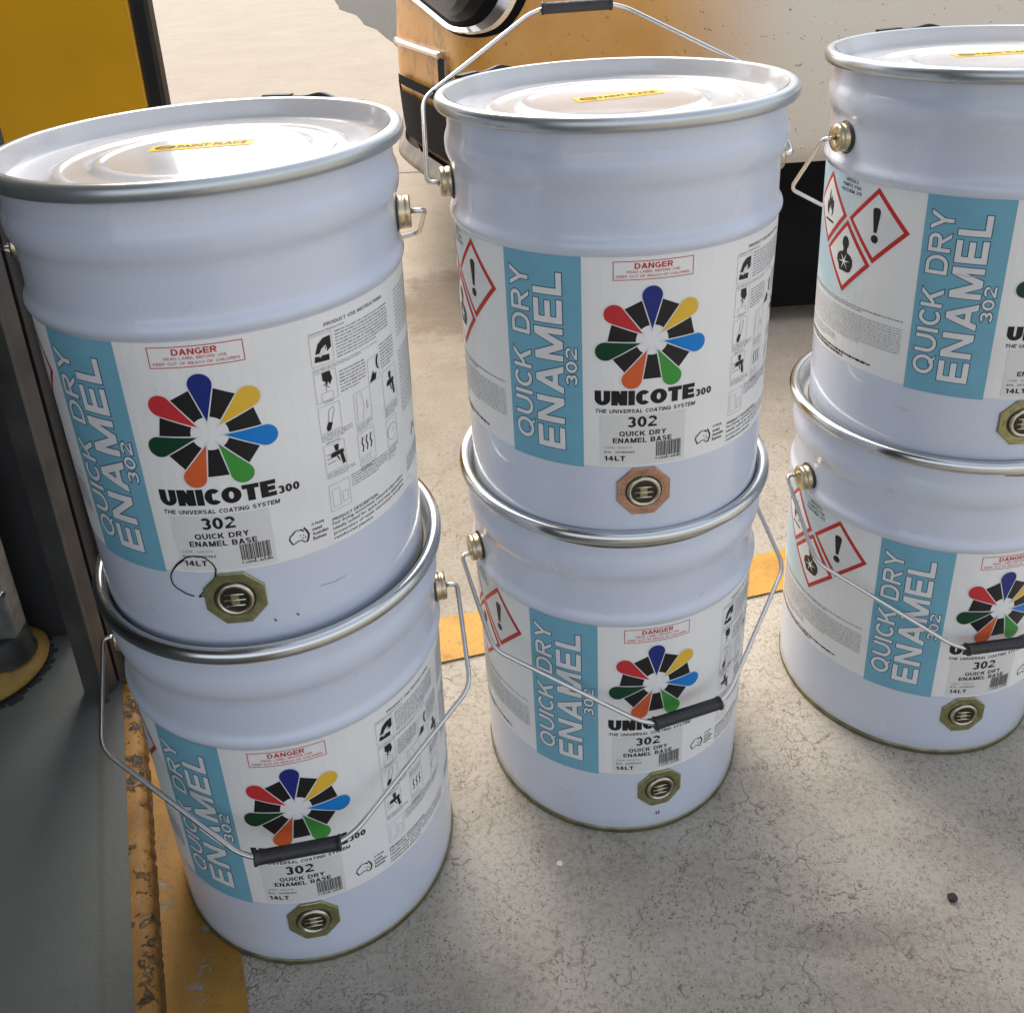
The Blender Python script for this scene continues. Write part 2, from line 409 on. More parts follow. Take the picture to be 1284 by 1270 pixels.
def block(t, tx=.26, ty=.18, gap=.13):
    """broad block capitals built from bars, slants and arcs; returns convex pieces in a box of height 1"""
    out = []; X = 0.0
    def bar(x0, x1, y0, y1): P.append([(x0, y0), (x1, y0), (x1, y1), (x0, y1)])
    def sl(xa, ya, xb, yb, w=None):
        w = (w or tx * 1.08) / 2; P.append([(xa - w, ya), (xa + w, ya), (xb + w, yb), (xb - w, yb)] if yb > ya else [(xb - w, yb), (xb + w, yb), (xa + w, ya), (xa - w, ya)])
    def arc(cx, cy, rx, ry, a0, a1):
        n = max(4, int(abs(a1 - a0) / 11))
        for i in range(n):
            a, b = rad(a0 + (a1 - a0) * i / n), rad(a0 + (a1 - a0) * (i + 1) / n)
            P.append([(cx + rx * math.cos(a), cy + ry * math.sin(a)), (cx + rx * math.cos(b), cy + ry * math.sin(b)), (cx + (rx - tx) * math.cos(b), cy + (ry - ty) * math.sin(b)), (cx + (rx - tx) * math.cos(a), cy + (ry - ty) * math.sin(a))])
    ry = (1 + ty) / 4
    for ch in t:
        P = []; w = {'I': tx, '1': .52, 'M': 1.12, 'O': 1.02, 'Q': 1.02, 'C': .90, ' ': .42, 'L': .74, 'T': .86, 'E': .80, 'S': .84, '3': .84, '0': .86, '2': .84, '4': .90, 'B': .88, 'R': .92, 'K': .94, 'D': .94, 'Y': .92, 'A': 1.0, 'U': .92, 'N': .94, 'H': .94, 'V': .96, 'G': 1.0, 'F': .76, 'P': .86, 'Z': .82, '6': .84, '8': .86, '9': .84, ':': tx, '/': .5, '.': tx}[ch]
        if ch == 'E': bar(0, tx, 0, 1); bar(tx, w, 0, ty); bar(tx, w * .94, .5 - ty / 2, .5 + ty / 2); bar(tx, w, 1 - ty, 1)
        elif ch == 'L': bar(0, tx, 0, 1); bar(tx, w, 0, ty)
        elif ch == 'T': bar(0, w, 1 - ty, 1); bar(w / 2 - tx / 2, w / 2 + tx / 2, 0, 1 - ty)
        elif ch == 'I': bar(0, tx, 0, 1)
        elif ch == 'U': bar(0, tx, .45, 1); bar(w - tx, w, .45, 1); arc(w / 2, .45, w / 2, .45, 180, 360)
        elif ch == 'C': arc(w / 2, .5, w / 2, .5, 42, 318)
        elif ch in 'O0': arc(w / 2, .5, w / 2, .5, 0, 360)
        elif ch == 'Q': arc(w / 2, .5, w / 2, .5, 0, 360); sl(w * .62, .26, w * .93, -.04, tx * .8)
        elif ch == 'N': bar(0, tx, 0, 1); bar(w - tx, w, 0, 1); P.append([(w - tx * 1.12, 0), (w, 0), (tx * 1.12, 1), (0, 1)])
        elif ch == 'D': bar(0, tx, 0, 1); bar(tx, w - .45, 0, ty); bar(tx, w - .45, 1 - ty, 1); arc(w - .45, .5, .45, .5, -90, 90)
        elif ch in 'RB':
            bar(0, tx, 0, 1); bar(tx, w - .32, 1 - ty, 1); bar(tx, w - .32, .5 - ty / 2, .5 + ty / 2); arc(w - .33, 1 - ry, .30, ry, -90, 90)
            if ch == 'R': sl(w * .52, .5 - ty / 2, w - tx * .52, 0)
            else: bar(tx, w - .32, 0, ty); arc(w - .32, ry, .32, ry, -90, 90)
        elif ch == 'H': bar(0, tx, 0, 1); bar(w - tx, w, 0, 1); bar(tx, w - tx, .5 - ty / 2, .5 + ty / 2)
        elif ch == 'V': sl(w / 2, 0, tx * .55, 1); sl(w / 2, 0, w - tx * .55, 1)
        elif ch == 'G': arc(w / 2, .5, w / 2, .5, 42, 330); bar(w - tx, w, .14, .52); bar(w * .55, w - tx, .52 - ty, .52)
        elif ch == 'F': bar(0, tx, 0, 1); bar(tx, w * .94, .46 - ty / 2, .46 + ty / 2); bar(tx, w, 1 - ty, 1)
        elif ch == 'P': bar(0, tx, 0, 1); bar(tx, w - .32, 1 - ty, 1); bar(tx, w - .32, .48 - ty / 2, .48 + ty / 2); arc(w - .33, 1 - ry * 1.03, .33, ry * 1.03, -90, 90)
        elif ch == 'Z': bar(0, w, 0, ty); bar(0, w, 1 - ty, 1); sl(tx * .55, ty, w - tx * .55, 1 - ty)
        elif ch == '8': arc(w / 2, 1 - ry, w / 2 * .92, ry, 0, 360); arc(w / 2, ry, w / 2, ry, 0, 360)
        elif ch == '6': arc(w / 2, ry * 1.1, w / 2, ry * 1.1, 0, 360); arc(w / 2, .5, w / 2, .5, 60, 190)
        elif ch == '9': arc(w / 2, 1 - ry * 1.1, w / 2, ry * 1.1, 0, 360); arc(w / 2, .5, w / 2, .5, -120, 10)
        elif ch == ':': bar(0, tx, 0, ty * 1.1); bar(0, tx, .5, .5 + ty * 1.1)
        elif ch == '.': bar(0, tx, 0, ty * 1.1)
        elif ch == '/': sl(tx * .5, 0, w - tx * .5, 1, tx * .8)
        elif ch == 'S': arc(w / 2, 1 - ry, w / 2, ry, 25, 270); arc(w / 2, ry, w / 2, ry, -155, 90)
        elif ch == '3': arc(w / 2, 1 - ry, w / 2 * .94, ry, -90, 155); arc(w / 2, ry, w / 2, ry, -155, 90)
        elif ch == '2': arc(w / 2, 1 - ry, w / 2, ry, -28, 160); P.append([(0, ty), (tx * 1.2, ty), (w * .95, .60), (w * .62, .52)]); bar(0, w, 0, ty)
        elif ch == '1': bar(w - tx, w, 0, 1); P.append([(0, .66), (0, .84), (w - tx, 1), (w - tx, .80)])
        elif ch == '4': bar(w * .80 - tx, w * .80, 0, 1); bar(0, w, .22, .22 + ty * .9); P.append([(0, .36), (tx * .95, .36), (w * .80 - tx * .3, 1), (w * .80 - tx, 1)])
        elif ch == 'Y': bar(w / 2 - tx / 2, w / 2 + tx / 2, 0, .45); sl(w / 2, .42, tx * .55, 1); sl(w / 2, .42, w - tx * .55, 1)
        elif ch == 'K': bar(0, tx, 0, 1); sl(tx * 1.0, .36, w - tx * .62, 1, tx * 1.25); sl(w * .48, .62, w - tx * .62, 0, tx * 1.25)
        elif ch == 'A': sl(tx * .55, 0, w / 2, 1); sl(w - tx * .55, 0, w / 2, 1); bar(w * .25, w * .75, .2, .2 + ty)
        elif ch == 'M': bar(0, tx * .95, 0, 1); bar(w - tx * .95, w, 0, 1); sl(w / 2, 0, tx * .6, 1, tx * 1.15); sl(w / 2, 0, w - tx * .6, 1, tx * 1.15)
        out += [[(X + x, y) for x, y in q] for q in P]; X += w + gap - (.10 if ch == 'C' else 0)
    W_ = X - gap
    return [[(x / W_, y) for x, y in q] for q in out]

def dilate(q, d):
    a = sum(q[i][0] * q[(i + 1) % len(q)][1] - q[(i + 1) % len(q)][0] * q[i][1] for i in range(len(q)))
    if a < 0: q = q[::-1]
    n = len(q); L = []
    for i in range(n):
        p, r = Vector(q[i]), Vector(q[(i + 1) % n]); e = (r - p)
        if e.length < 1e-7: continue
        e.normalize(); nn = Vector((e.y, -e.x)); L.append((p + nn * d, e))
    out = []
    for i in range(len(L)):
        (p, e), (r, f) = L[i - 1], L[i]; den = e.x * f.y - e.y * f.x
        if abs(den) < 1e-4: out.append(r); continue
        t = ((r.x - p.x) * f.y - (r.y - p.y) * f.x) / den; v = p + e * t; k = r
        if (v - k).length > 3 * d: v = k + (v - k).normalized() * 3 * d
        out.append(v)
    return [(v.x, v.y) for v in out]

class Art:
    """flat artwork in (degree, height) with a layer number per polygon, wrapped on the tin's wall"""
    def __init__(s): s.items = {}; s.mats = []
    def raw(s, vs, fs, mat, layer):
        V, Fc = s.items.setdefault((mat, layer), ([], [])); o = len(V)
        V += vs; Fc += [[o + i for i in f] for f in fs]
    def poly(s, pts, mat, layer):
        a = sum(pts[i][0] * pts[(i + 1) % len(pts)][1] - pts[(i + 1) % len(pts)][0] * pts[i][1] for i in range(len(pts)))
        if a < 0: pts = pts[::-1]
        s.raw([tuple(p) for p in pts], [list(range(len(pts)))], mat, layer)
    def rect(s, u0, u1, z0, z1, mat, layer): s.poly([(u0, z0), (u1, z0), (u1, z1), (u0, z1)], mat, layer)
    def frame(s, u0, u1, z0, z1, w, mat, layer):
        d = w / DEG
        s.rect(u0, u1, z0, z0 + w, mat, layer); s.rect(u0, u1, z1 - w, z1, mat, layer)
        s.rect(u0, u0 + d, z0 + w, z1 - w, mat, layer); s.rect(u1 - d, u1, z0 + w, z1 - w, mat, layer)
    def mm(s, c, pts, mat, layer):
        s.poly([(c[0] + x * .001 / DEG, c[1] + y * .001) for x, y in pts], mat, layer)
    def circ(s, c, r, mat, layer, n=28, rx=None):
        s.mm(c, [((rx or r) * math.cos(2 * PI * i / n), r * math.sin(2 * PI * i / n)) for i in range(n)], mat, layer)
    def line(s, pts, w, mat, layer):
        """stroke through points in (mm, mm) offsets given already in (deg, m)"""
        P = [Vector((p[0] * DEG, p[1])) for p in pts]; w = w / 2; L = []; Rt = []
        for i, p in enumerate(P):
            t = (P[min(i + 1, len(P) - 1)] - P[max(i - 1, 0)]).normalized(); n = Vector((-t.y, t.x)) * w
            L.append(p + n); Rt.append(p - n)
        vs = [(q.x / DEG, q.y) for q in Rt] + [(q.x / DEG, q.y) for q in L]; n = len(P)
        s.raw(vs, [[i, i + 1, n + i + 1, n + i] for i in range(n - 1)], mat, layer)
    def text(s, t, u0, u1, z0, z1, mat, layer, off=0.0, rot=False, ref=None):
        vs, fs, (a, b, c, d) = glyphs(t, off, ref)
        if rot: q = [(u1 - (y - c) / (d - c) * (u1 - u0), z0 + (x - a) / (b - a) * (z1 - z0)) for x, y in vs]
        else: q = [(u0 + (x - a) / (b - a) * (u1 - u0), z0 + (y - c) / (d - c) * (z1 - z0)) for x, y in vs]
        s.raw(q, fs, mat, layer)
    def block(s, t, u0, u1, z0, z1, mat, layer, tx=.26, ty=.18, gap=.13, slant=0.0, rot=False, grow=0.0):
        for i, P in enumerate(block(t, tx, ty, gap)):
            if rot:
                q = [(u1 * DEG - y * (u1 - u0) * DEG, z0 + x * (z1 - z0)) for x, y in P]
                if grow: q = dilate(q, grow)
                s.poly([(x / DEG, y) for x, y in q], mat, layer + .04 * (i % 9)); continue
            s.poly([(u0 + x * (u1 - u0) + slant * y * (z1 - z0) / DEG, z0 + y * (z1 - z0)) for x, y in P], mat, layer + .04 * (i % 9))
    def greek(s, u0, u1, z0, z1, n, mat, layer, seed=0, fill=.46, ragged=.0):
        """n lines of print too small to read: word-length strokes"""
        rnd = random.Random(seed); dz = (z1 - z0) / n
        for i in range(n):
            z = z1 - (i + .5) * dz; u = u0; end = u1 - (rnd.random() * ragged * (u1 - u0)) - (0 if i < n - 1 else .3 * (u1 - u0))
            while u < end - .25:
                w = rnd.uniform(.5, 2.3); e = min(u + w, end); h = dz * fill * rnd.uniform(.34, .5)
                s.rect(u, e, z - h, z + h, mat, layer); u = e + rnd.uniform(.22, .4)
    def build(s, name, parent, tint=None, step=2.0, base=.00025):
        bm = bmesh.new(); mats = []
        tl = bm.verts.layers.float.new('tint') if tint else None
        for (mat, layer), (V, Fc) in sorted(s.items.items(), key=lambda k: k[0][1]):
            if mat not in mats: mats.append(mat)
            b = bmesh.new(); bv = [b.verts.new((u, z, 0)) for u, z in V]
            for f in Fc:
                try: b.faces.new([bv[i] for i in f])
                except ValueError: pass
            u0 = min(v.co.x for v in b.verts); u1 = max(v.co.x for v in b.verts)
            k = math.floor(u0 / step) + 1
            while k * step < u1:
                bmesh.ops.bisect_plane(b, geom=b.verts[:] + b.edges[:] + b.faces[:], plane_co=(k * step, 0, 0), plane_no=(1, 0, 0), dist=1e-5); k += 1
            b.verts.index_update(); nv = []
            for v in b.verts:
                u, z = v.co.x, v.co.y; r = RAD(z) + base + layer * .00011; a = rad(u - 90)
                w = bm.verts.new((r * math.cos(a), r * math.sin(a), z)); nv.append(w)
                if tint: w[tl] = tint(u, z)
            for f in b.faces:
                g = bm.faces.new([nv[v.index] for v in f.verts]); g.material_index = mats.index(mat); g.smooth = True
            b.free()
        me = bpy.data.meshes.new(name); bm.to_mesh(me); bm.free()
        for k in mats: me.materials.append(M[k])
        o = bpy.data.objects.new(name, me); COL.objects.link(o); o.parent = parent
        return o

# ------------------------------------------------------------------ the setting: yard, lines, workshop floor
def sheet(name, poly, z, mat, sub=0):
    mb = MB(); mb.add([(x, y, z) for x, y in poly], [list(range(len(poly)))], mat, False)
    return tag(mb.build(name), kind='structure')
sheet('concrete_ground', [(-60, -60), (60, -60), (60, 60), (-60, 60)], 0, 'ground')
rnd = random.Random(4)
A = Vector((-1.9, 15.5)); B = Vector((-.33, 7.3)); C2 = Vector((.6, 5.6)); D2 = Vector((6, 4.8))
edge = []
for p, q in ((A, B), (B, C2), (C2, D2)):
    for k in range(14):
        e = p.lerp(q, k / 14); edge.append((e.x + rnd.uniform(-.05, .05), e.y + rnd.uniform(-.12, .12)))
sheet('road', edge + [(30, 5), (30, 50), (-8, 50)], .004, 'road')
# threshold direction (from the camera into the picture)
T = Vector((-.106, .312)).normalized(); Nn = Vector((T.y, -T.x))       # Nn points to the yard
L0 = Vector((-.297, .504))                                              # inner front corner of the raised edge
def tp(t, n): return tuple(L0 + T * t + Nn * n)
def stripe(name, a, b, w0, w1, mat, n=40, z=.0015, seed=1):
    """painted line with slightly ragged sides from a to b"""
    a = Vector(a); b = Vector(b); d = (b - a).normalized(); p = Vector((d.y, -d.x)); r = random.Random(seed); top = []; bot = []
    for k in range(n + 1):
        c = a.lerp(b, k / n); top.append(c + p * (w1 + r.uniform(-.0015, .0015))); bot.append(c + p * (w0 + r.uniform(-.0015, .0015)))
    return sheet(name, [tuple(q) for q in bot] + [tuple(q) for q in top[::-1]], z, mat)
stripe('painted_line', (-.3015 + .125, .506 - .37), (-.463, .98), .003, .074, 'stripe', seed=2)
stripe('crossing_line', (-.37, .846), (1.5, 1.216), -.081, -.002, 'stripe2', seed=3, z=.003)
# workshop floor slab, 20 mm above the yard
mb = MB(); mb.prism([tp(-3, -.020), tp(.56, -.020), (-4.5, .98), (-4.5, -3)], -.05, .020, 'shopfloor')
tag(mb.build('workshop_floor'), kind='structure')
# chipped yellow nosing of the slab
def nosing():
    mb = MB(); r = random.Random(9); n = 300; rows = []
    t0, t1 = -.7, .47
    prof = [(-.020, .0208), (-.014, .0215), (-.008, .0213), (-.001, .018), (.001, .010), (.0025, .004), (.004, .0003)]
    ph = [r.uniform(0, 6.3) for _ in range(12)]
    for i in range(n + 1):
        t = t0 + (t1 - t0) * i / n; row = []
        ch = sum(math.sin(t * f + p) for f, p in zip((61, 103, 197, 290, 433, 610), ph)) / 6
        chip = max(0, ch - .10) * .0035
        for k, (u, z) in enumerate(prof):
            jn = r.uniform(-1, 1) * .0004
            uu = u - (chip if k >= 3 else chip * .4 if k == 2 else 0) + jn
            zz = z - (chip * .5 if k in (2, 3, 4) else 0) + (jn * .8 if k < 6 else 0)
            if k == 0: uu = u
            x, y = tp(t, uu); row.append((x, y, max(zz, .0004)))
        rows += row
    k = len(prof); fs = [(i * k + q, i * k + q + 1, (i + 1) * k + q + 1, (i + 1) * k + q) for i in range(n) for q in range(k - 1)]
    mb.add(rows, fs, 'edge'); return mb.build('threshold_edge')
tag(nosing(), kind='structure')

# ------------------------------------------------------------------ workshop building (open door on the left)
M['wall'] = pm('dark_workshop_wall', (.028, .028, .03), .8, var=(3, .3))
M['soffit'] = pm('grey_soffit', (.22, .21, .20), .8)
M['alu'] = pm('dull_aluminium_frame', (.085, .082, .076), .6, .3, var=(18, .35), rvar=(30, .4, .6))
M['alud'] = pm('frame_groove', (.06, .055, .05), .7)
shop = tag(empty('workshop_building', (-2.5, -1, 0)), 'dark workshop with an open doorway, its grey metal door frame behind the left pails', 'building')
def shop_part(name, fn, bevel=0):
    mb = MB(); fn(mb); o = mb.build(name, shop, bevel); o.location = (2.5, 1, 0); return o
shop_part('wall', lambda b: (b.box((-4.6, .985, 0), (-.535, 1.10, 3.4), 'wall'), b.box((-4.72, -4.6, 0), (-4.6, 1.1, 3.4), 'wall')))
shop_part('roof', lambda b: b.prism([(-4.9, -3.0), (-.60, -3.0), (-.42, .9), (-.42, 1.20), (-4.9, 1.20)], 3.4, 3.55, 'soffit'))  # out of view; outline shaped to block light over the doorway side
shop_part('lintel', lambda b: b.obox((L0 + T * -.25), T, Nn, .70, .07, 2.5, 3.4, 'wall'))
FX = Vector((.035, .06)).normalized(); FY = Vector((FX.y, -FX.x))
def door_frame(b):
    c = Vector((-.466, .866))
    def st(a0, a1, d0, d1, mat):
        p = c + FX * (a0 + a1) / 2 + FY * (d0 + d1) / 2
        b.obox(p, FX, FY, (a1 - a0) / 2, (d1 - d0) / 2, .0, 3.4, mat)
    st(-.002, .003, -.03, .010, 'alu'); st(.003, .024, -.03, .001, 'alu'); st(.024, .031, -.03, -.016, 'alud')
    st(.031, .043, -.03, -.004, 'alud'); st(.043, .052, -.03, .007, 'alu'); st(.052, .060, -.03, -.003, 'alu')
shop_part('door_frame', door_frame, .0008)

# yellow door panel with black rubber edge, folded out from the building
M['ypanel'] = pm('yellow_panel_paint', (.90, .47, .014), .38, var=(2.5, .14), coat=.2, bump=(30, .04))
M['rubber'] = pm('black_rubber', (.012, .012, .013), .55)
yp = tag(empty('panel_door', (-1.2, 2.2, 0)), 'tall yellow steel panel with a black rubber edge strip standing beyond the leftmost pails', 'panel')
mb = MB(); mb.box((-.5, -.02, .03), (.507, .02, 2.3), 'ypanel'); mb.build('panel', yp, .006)
mb = MB(); mb.box((.509, -.026, .03), (.549, .026, 2.3), 'rubber'); mb.build('edge_strip', yp, .008)
mb = MB(); mb.box((-.48, -.06, 0), (.50, .06, .03), 'rubber'); mb.build('foot_rail', yp, .004)

# ------------------------------------------------------------------ machine leg with a round yellow brush foot, inside the doorway
M['brush'] = pm('worn_yellow_disc', (.27, .165, .03), .6, var=(40, .35), bump=(90, .15))
M['bristle'] = pm('black_bristle', (.012, .012, .012), .8)
M['steel'] = pm('scratched_steel', (.30, .30, .29), .45, .8, var=(50, .4))
M['redpaint'] = pm('red_paint', (.22, .02, .015), .5)
bf = tag(empty('brush_leg', (-.634, .928, .02)), 'yellow round brush foot under a steel leg on the grey workshop floor', 'machine leg')
mb = MB(); mb.lathe([(.0, .028), (.042, .028), (.056, .025), (.070, .018), (.077, .011), (.075, .006), (0, .005)], 'brush', 72); mb.build('brush_disc', bf)
mb = MB(); r_ = random.Random(3)
for k in range(46):
    a = 2 * PI * k / 46 + r_.uniform(-.04, .04); e = Vector((math.cos(a), math.sin(a), 0)); p = Vector((-e.y, e.x, 0)); l = r_.uniform(.079, .086)
    mb.add([e * .055 - p * .005 + Vector((0, 0, .0075)), e * .055 + p * .005 + Vector((0, 0, .0075)), e * l + p * .0042, e * l - p * .0042, e * .055 + p * .005, e * .055 - p * .005], [(0, 3, 2, 1), (1, 2, 4), (0, 5, 3), (4, 2, 3, 5)], 'bristle', False)
mb.build('bristle_ring', bf)
mb = MB(); mb.lathe([(.0, .062), (.026, .062), (.031, .058), (.032, .034), (.035, .026)], 'rubber', 36); mb.build('hub', bf, loc=(.034, 0, 0))
mb = MB(); mb.box((.010, -.016, .060), (.060, .016, 1.0), 'steel'); mb.build('post', bf, .003)
mb = MB(); mb.box((.006, -.021, .225), (.065, .019, .262), 'redpaint'); mb.build('clamp', bf, .003)
for (x, z) in ((.066, .243), (.056, .130), (.050, .045)):
    mb = MB(); mb.tube([(x - .004, -.012, z), (x + .006, -.018, z)], .0035, 'wire', 10); mb.build('bolt', bf)

# ------------------------------------------------------------------ mud-splashed van behind
M['van'] = mat_van()
M['vanblack'] = pm('van_black_plastic', (.006, .0055, .005), .85, spec=.15, var=(12, .4))
M['vangrey'] = pm('dusty_grey_plastic', (.24, .20, .15), .6, var=(20, .4))
M['chrome'] = pm('chrome_bezel', (.75, .70, .62), .12, 1.0)
M['lamp'] = pm('dark_lamp_glass', (.018, .016, .014), .3, 0, .4)
M['glass'] = pm('dark_window_glass', (.015, .018, .02), .05, 0, .6)
VY = 2.0
_vp = rounded([Vector((.60, VY, 0)), Vector((.04, VY, 0)), Vector((-.125, 2.52, 0)), Vector((-.14, 4.2, 0))], .085, 8)
def vplan(s):
    """point and outward normal of the van's outline; s=0 where the side meets the front corner, s<0 round the corner and along the front"""
    if s >= 0: return Vector((.125 + s, VY)), Vector((0, -1))
    q = -s; pts = _vp[1:]
    for i in range(len(pts) - 1):
        a, b = pts[i], pts[i + 1]; l = (b - a).length
        if q <= l or i == len(pts) - 2:
            t = (b - a).normalized(); p = a + t * q
            t0 = (pts[i + 1] - pts[max(i - 1, 0)]).normalized() if i else Vector((-1, 0, 0)); t1 = (pts[min(i + 2, len(pts) - 1)] - a).normalized()
            t = t0.lerp(t1, min(1, q / l)).normalized(); return Vector((p.x, p.y)), Vector((-t.y, t.x)) if Vector((-t.y, t.x)).dot(Vector((-1, -1))) > 0 else Vector((t.y, -t.x))
        q -= l
def vprof(z):
    P = [(.30, -.035), (.345, -.004), (.37, 0), (.50, .006), (.60, .004), (.70, -.004), (.85, -.02), (1.0, -.05), (1.08, -.12)]
    for (a, p), (b, q) in zip(P, P[1:]):
        if z <= b: return p + (q - p) * max(0, (z - a)) / (b - a)
    return -.12
def vp(s, z, off=0.0):
    p, n = vplan(s); q = p + n * (vprof(z) + off); return Vector((q.x, q.y, z))
ARC = (1.425, .27, .39)     # wheel arch centre (s, z) and radius
def van():
    root = tag(empty('parked_van', (1.6, 2.9, 0)), 'mud-splashed cream van with an ochre front corner, parked behind the middle and right pails', 'van')
    def B(mb, name, par=None, bevel=0):
        o = mb.build(name, par or root, bevel)
        if par is None: o.location = (-1.6, -2.9, 0)
        return o
    ss = [-1.75 + .1 * i for i in range(8)] + [-1.0 + .05 * i for i in range(16)] + [-.22 + .02 * i for i in range(12)] + [.02 + .04 * i for i in range(60)] + [2.45 + .25 * i for i in range(8)]
    zs = [.30, .32, .345, .37] + [.40 + .04 * i for i in range(14)] + [.96, 1.0, 1.04, 1.08]
    mb = MB(); vs = []; idx = {}; fs = []
    for i, s_ in enumerate(ss):
        for j, z in enumerate(zs):
            ds, dz = s_ - ARC[0], z - ARC[1]; d = math.hypot(ds, dz); S_, Z_ = s_, z
            if d < ARC[2] and d > ARC[2] - .045 and d > 1e-6: S_ = ARC[0] + ds / d * ARC[2]; Z_ = ARC[1] + dz / d * ARC[2]
            idx[i, j] = len(vs); vs.append(vp(S_, max(Z_, .28)))
    for i in range(len(ss) - 1):
        for j in range(len(zs) - 1):
            cs = (ss[i] + ss[i + 1]) / 2 - ARC[0]; cz = (zs[j] + zs[j + 1]) / 2 - ARC[1]
            if math.hypot(cs, cz) < ARC[2] - .012: continue
            fs.append((idx[i, j], idx[i + 1, j], idx[i + 1, j + 1], idx[i, j + 1]))
    mb.add(vs, fs, 'van')
    # bonnet / roof deck and far side
    top = [vp(s_, 1.08) for s_ in ss]; back = [Vector((p.x if p.x > .1 else .1, 3.75, 1.16 if p.x < 1.2 else 1.2)) for p in top]
    n = len(ss)
    mb.add(top + back, [(i, i + 1, n + i + 1, n + i) for i in range(n - 1)], 'van')
    B(mb, 'body')
    # cabin
    mb = MB(); x0 = 1.5
    cab = [(x0, 1.08), (x0 + .75, 1.85), (4.1, 1.9), (4.25, 1.08)]
    vs = [(x, VY + .13, z) for x, z in cab] + [(x, 3.68, z) for x, z in cab]
    mb.add(vs, [(0, 3, 2, 1), (4, 5, 6, 7), (1, 2, 6, 5), (2, 3, 7, 6)], 'van', False)
    mb.add([vs[0], vs[1], vs[5], vs[4]], [(0, 1, 2, 3)], 'glass', False); B(mb, 'cabin')
    mb = MB(); mb.add([(x0 + .45, VY + .127, 1.15), (x0 + 1.5, VY + .127, 1.15), (x0 + 1.5, VY + .127, 1.72), (x0 + .9, VY + .127, 1.72)], [(0, 1, 2, 3)], 'glass', False); B(mb, 'side_window')
    # black lower skirt with a soft front lip; deep stepped foot stands in for under-van shadow
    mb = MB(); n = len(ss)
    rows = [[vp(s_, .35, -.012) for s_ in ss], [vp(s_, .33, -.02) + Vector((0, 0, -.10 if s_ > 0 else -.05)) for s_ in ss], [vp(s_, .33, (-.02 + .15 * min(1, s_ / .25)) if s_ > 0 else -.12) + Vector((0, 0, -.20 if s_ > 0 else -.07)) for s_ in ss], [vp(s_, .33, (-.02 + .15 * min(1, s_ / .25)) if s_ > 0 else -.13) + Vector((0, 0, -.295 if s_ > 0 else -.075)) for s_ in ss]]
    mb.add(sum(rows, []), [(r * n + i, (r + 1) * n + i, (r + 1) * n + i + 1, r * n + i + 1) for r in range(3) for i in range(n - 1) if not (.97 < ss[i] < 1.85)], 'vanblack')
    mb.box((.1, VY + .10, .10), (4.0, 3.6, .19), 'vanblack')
    B(mb, 'skirt_shade')
    # grey splitter lip at the front corner
    mb = MB(); sl_ = [-1.2 + .04 * i for i in range(32)]; k = len(sl_); rows = []
    for (o_, z) in ((.004, .325), (.022, .30), (.026, .288), (.010, .270), (-.03, .275)):
        rows.append([Vector((*(vplan(s_)[0] + vplan(s_)[1] * o_), z)) for s_ in sl_])
    mb.add(sum(rows, []), [(r * k + i, (r + 1) * k + i, (r + 1) * k + i + 1, r * k + i + 1) for r in range(4) for i in range(k - 1)], 'vangrey'); B(mb, 'bumper_lip')
    # air intake
    mb = MB(); mb.add([vp(s_, z, .008) for s_ in (-.95, -.75, -.6, -.45, -.3, -.15) for z in (.345, .41, .465)], [(i * 3 + j, (i + 1) * 3 + j, (i + 1) * 3 + j + 1, i * 3 + j + 1) for i in range(5) for j in range(2)], 'vanblack'); B(mb, 'air_intake')
    # fog-lamp surround: silver top moulding, black end, ochre recess
    mb = MB(); mb.tube([vp(-.60 + .040 * i, .588, .006) for i in range(11)], .009, 'chrome', 8); mo = B(mb, 'moulding')
    mb = MB(); mb.add([vp(s_, z, .012) for s_ in (-.215, -.165) for z in (.500, .54, .585)], [(0, 3, 4, 1), (1, 4, 5, 2)], 'vanblack'); mb.add([vp(s_, .495, .010) + Vector((0, 0, d)) for s_ in (-.58, -.5, -.4, -.3, -.165) for d in (-.012, .012)], [(2 * i, 2 * i + 2, 2 * i + 3, 2 * i + 1) for i in range(4)], 'vanblack'); B(mb, 'recess_frame')
    # headlamp
    hl = MB()
    out = [(-.80, .745), (-.62, .725), (-.45, .702), (-.27, .672), (-.12, .645), (-.04, .645), (.0, .675), (.03, .73), (.045, .80), (.0, .87), (-.2, .89), (-.80, .89)]
    def chaikin(P):
        for _ in range(3): P = [((a[0] * (1 - t) + b[0] * t), (a[1] * (1 - t) + b[1] * t)) for a, b in zip(P, P[1:] + P[:1]) for t in (.25, .75)]
        return P
    def dens(P, n=6): return [(a[0] + (b[0] - a[0]) * k / n, a[1] + (b[1] - a[1]) * k / n) for a, b in zip(P, P[1:] + P[:1]) for k in range(n)]
    P = chaikin(out); c = (-.36, .79)
    def ringf(f0, o0, f1, o1, mat):
        a = [vp(c[0] + (s_ - c[0]) * f0, c[1] + (z - c[1]) * f0, o0) for s_, z in P]; b_ = [vp(c[0] + (s_ - c[0]) * f1, c[1] + (z - c[1]) * f1, o1) for s_, z in P]; n = len(P)
        hl.add(a + b_, [(i, (i + 1) % n, n + (i + 1) % n, n + i) for i in range(n)], mat)
    ringf(1.07, .003, 1.02, .008, 'vanblack'); ringf(1.02, .008, .990, .013, 'chrome'); ringf(.990, .013, .93, .006, 'chrome'); ringf(.93, .006, .90, .006, 'vanblack'); ringf(.90, .006, .86, .004, 'vanblack')
    fs_ = [.86, .78, .70, .62, .54, .46, .38, .30, .22, .14, .07, .01]
    for f0, f1 in zip(fs_, fs_[1:]): ringf(f0, .004 + .010 * (.86 - f0), f1, .004 + .010 * (.86 - f1), 'lamp')
    B(hl, 'headlight')
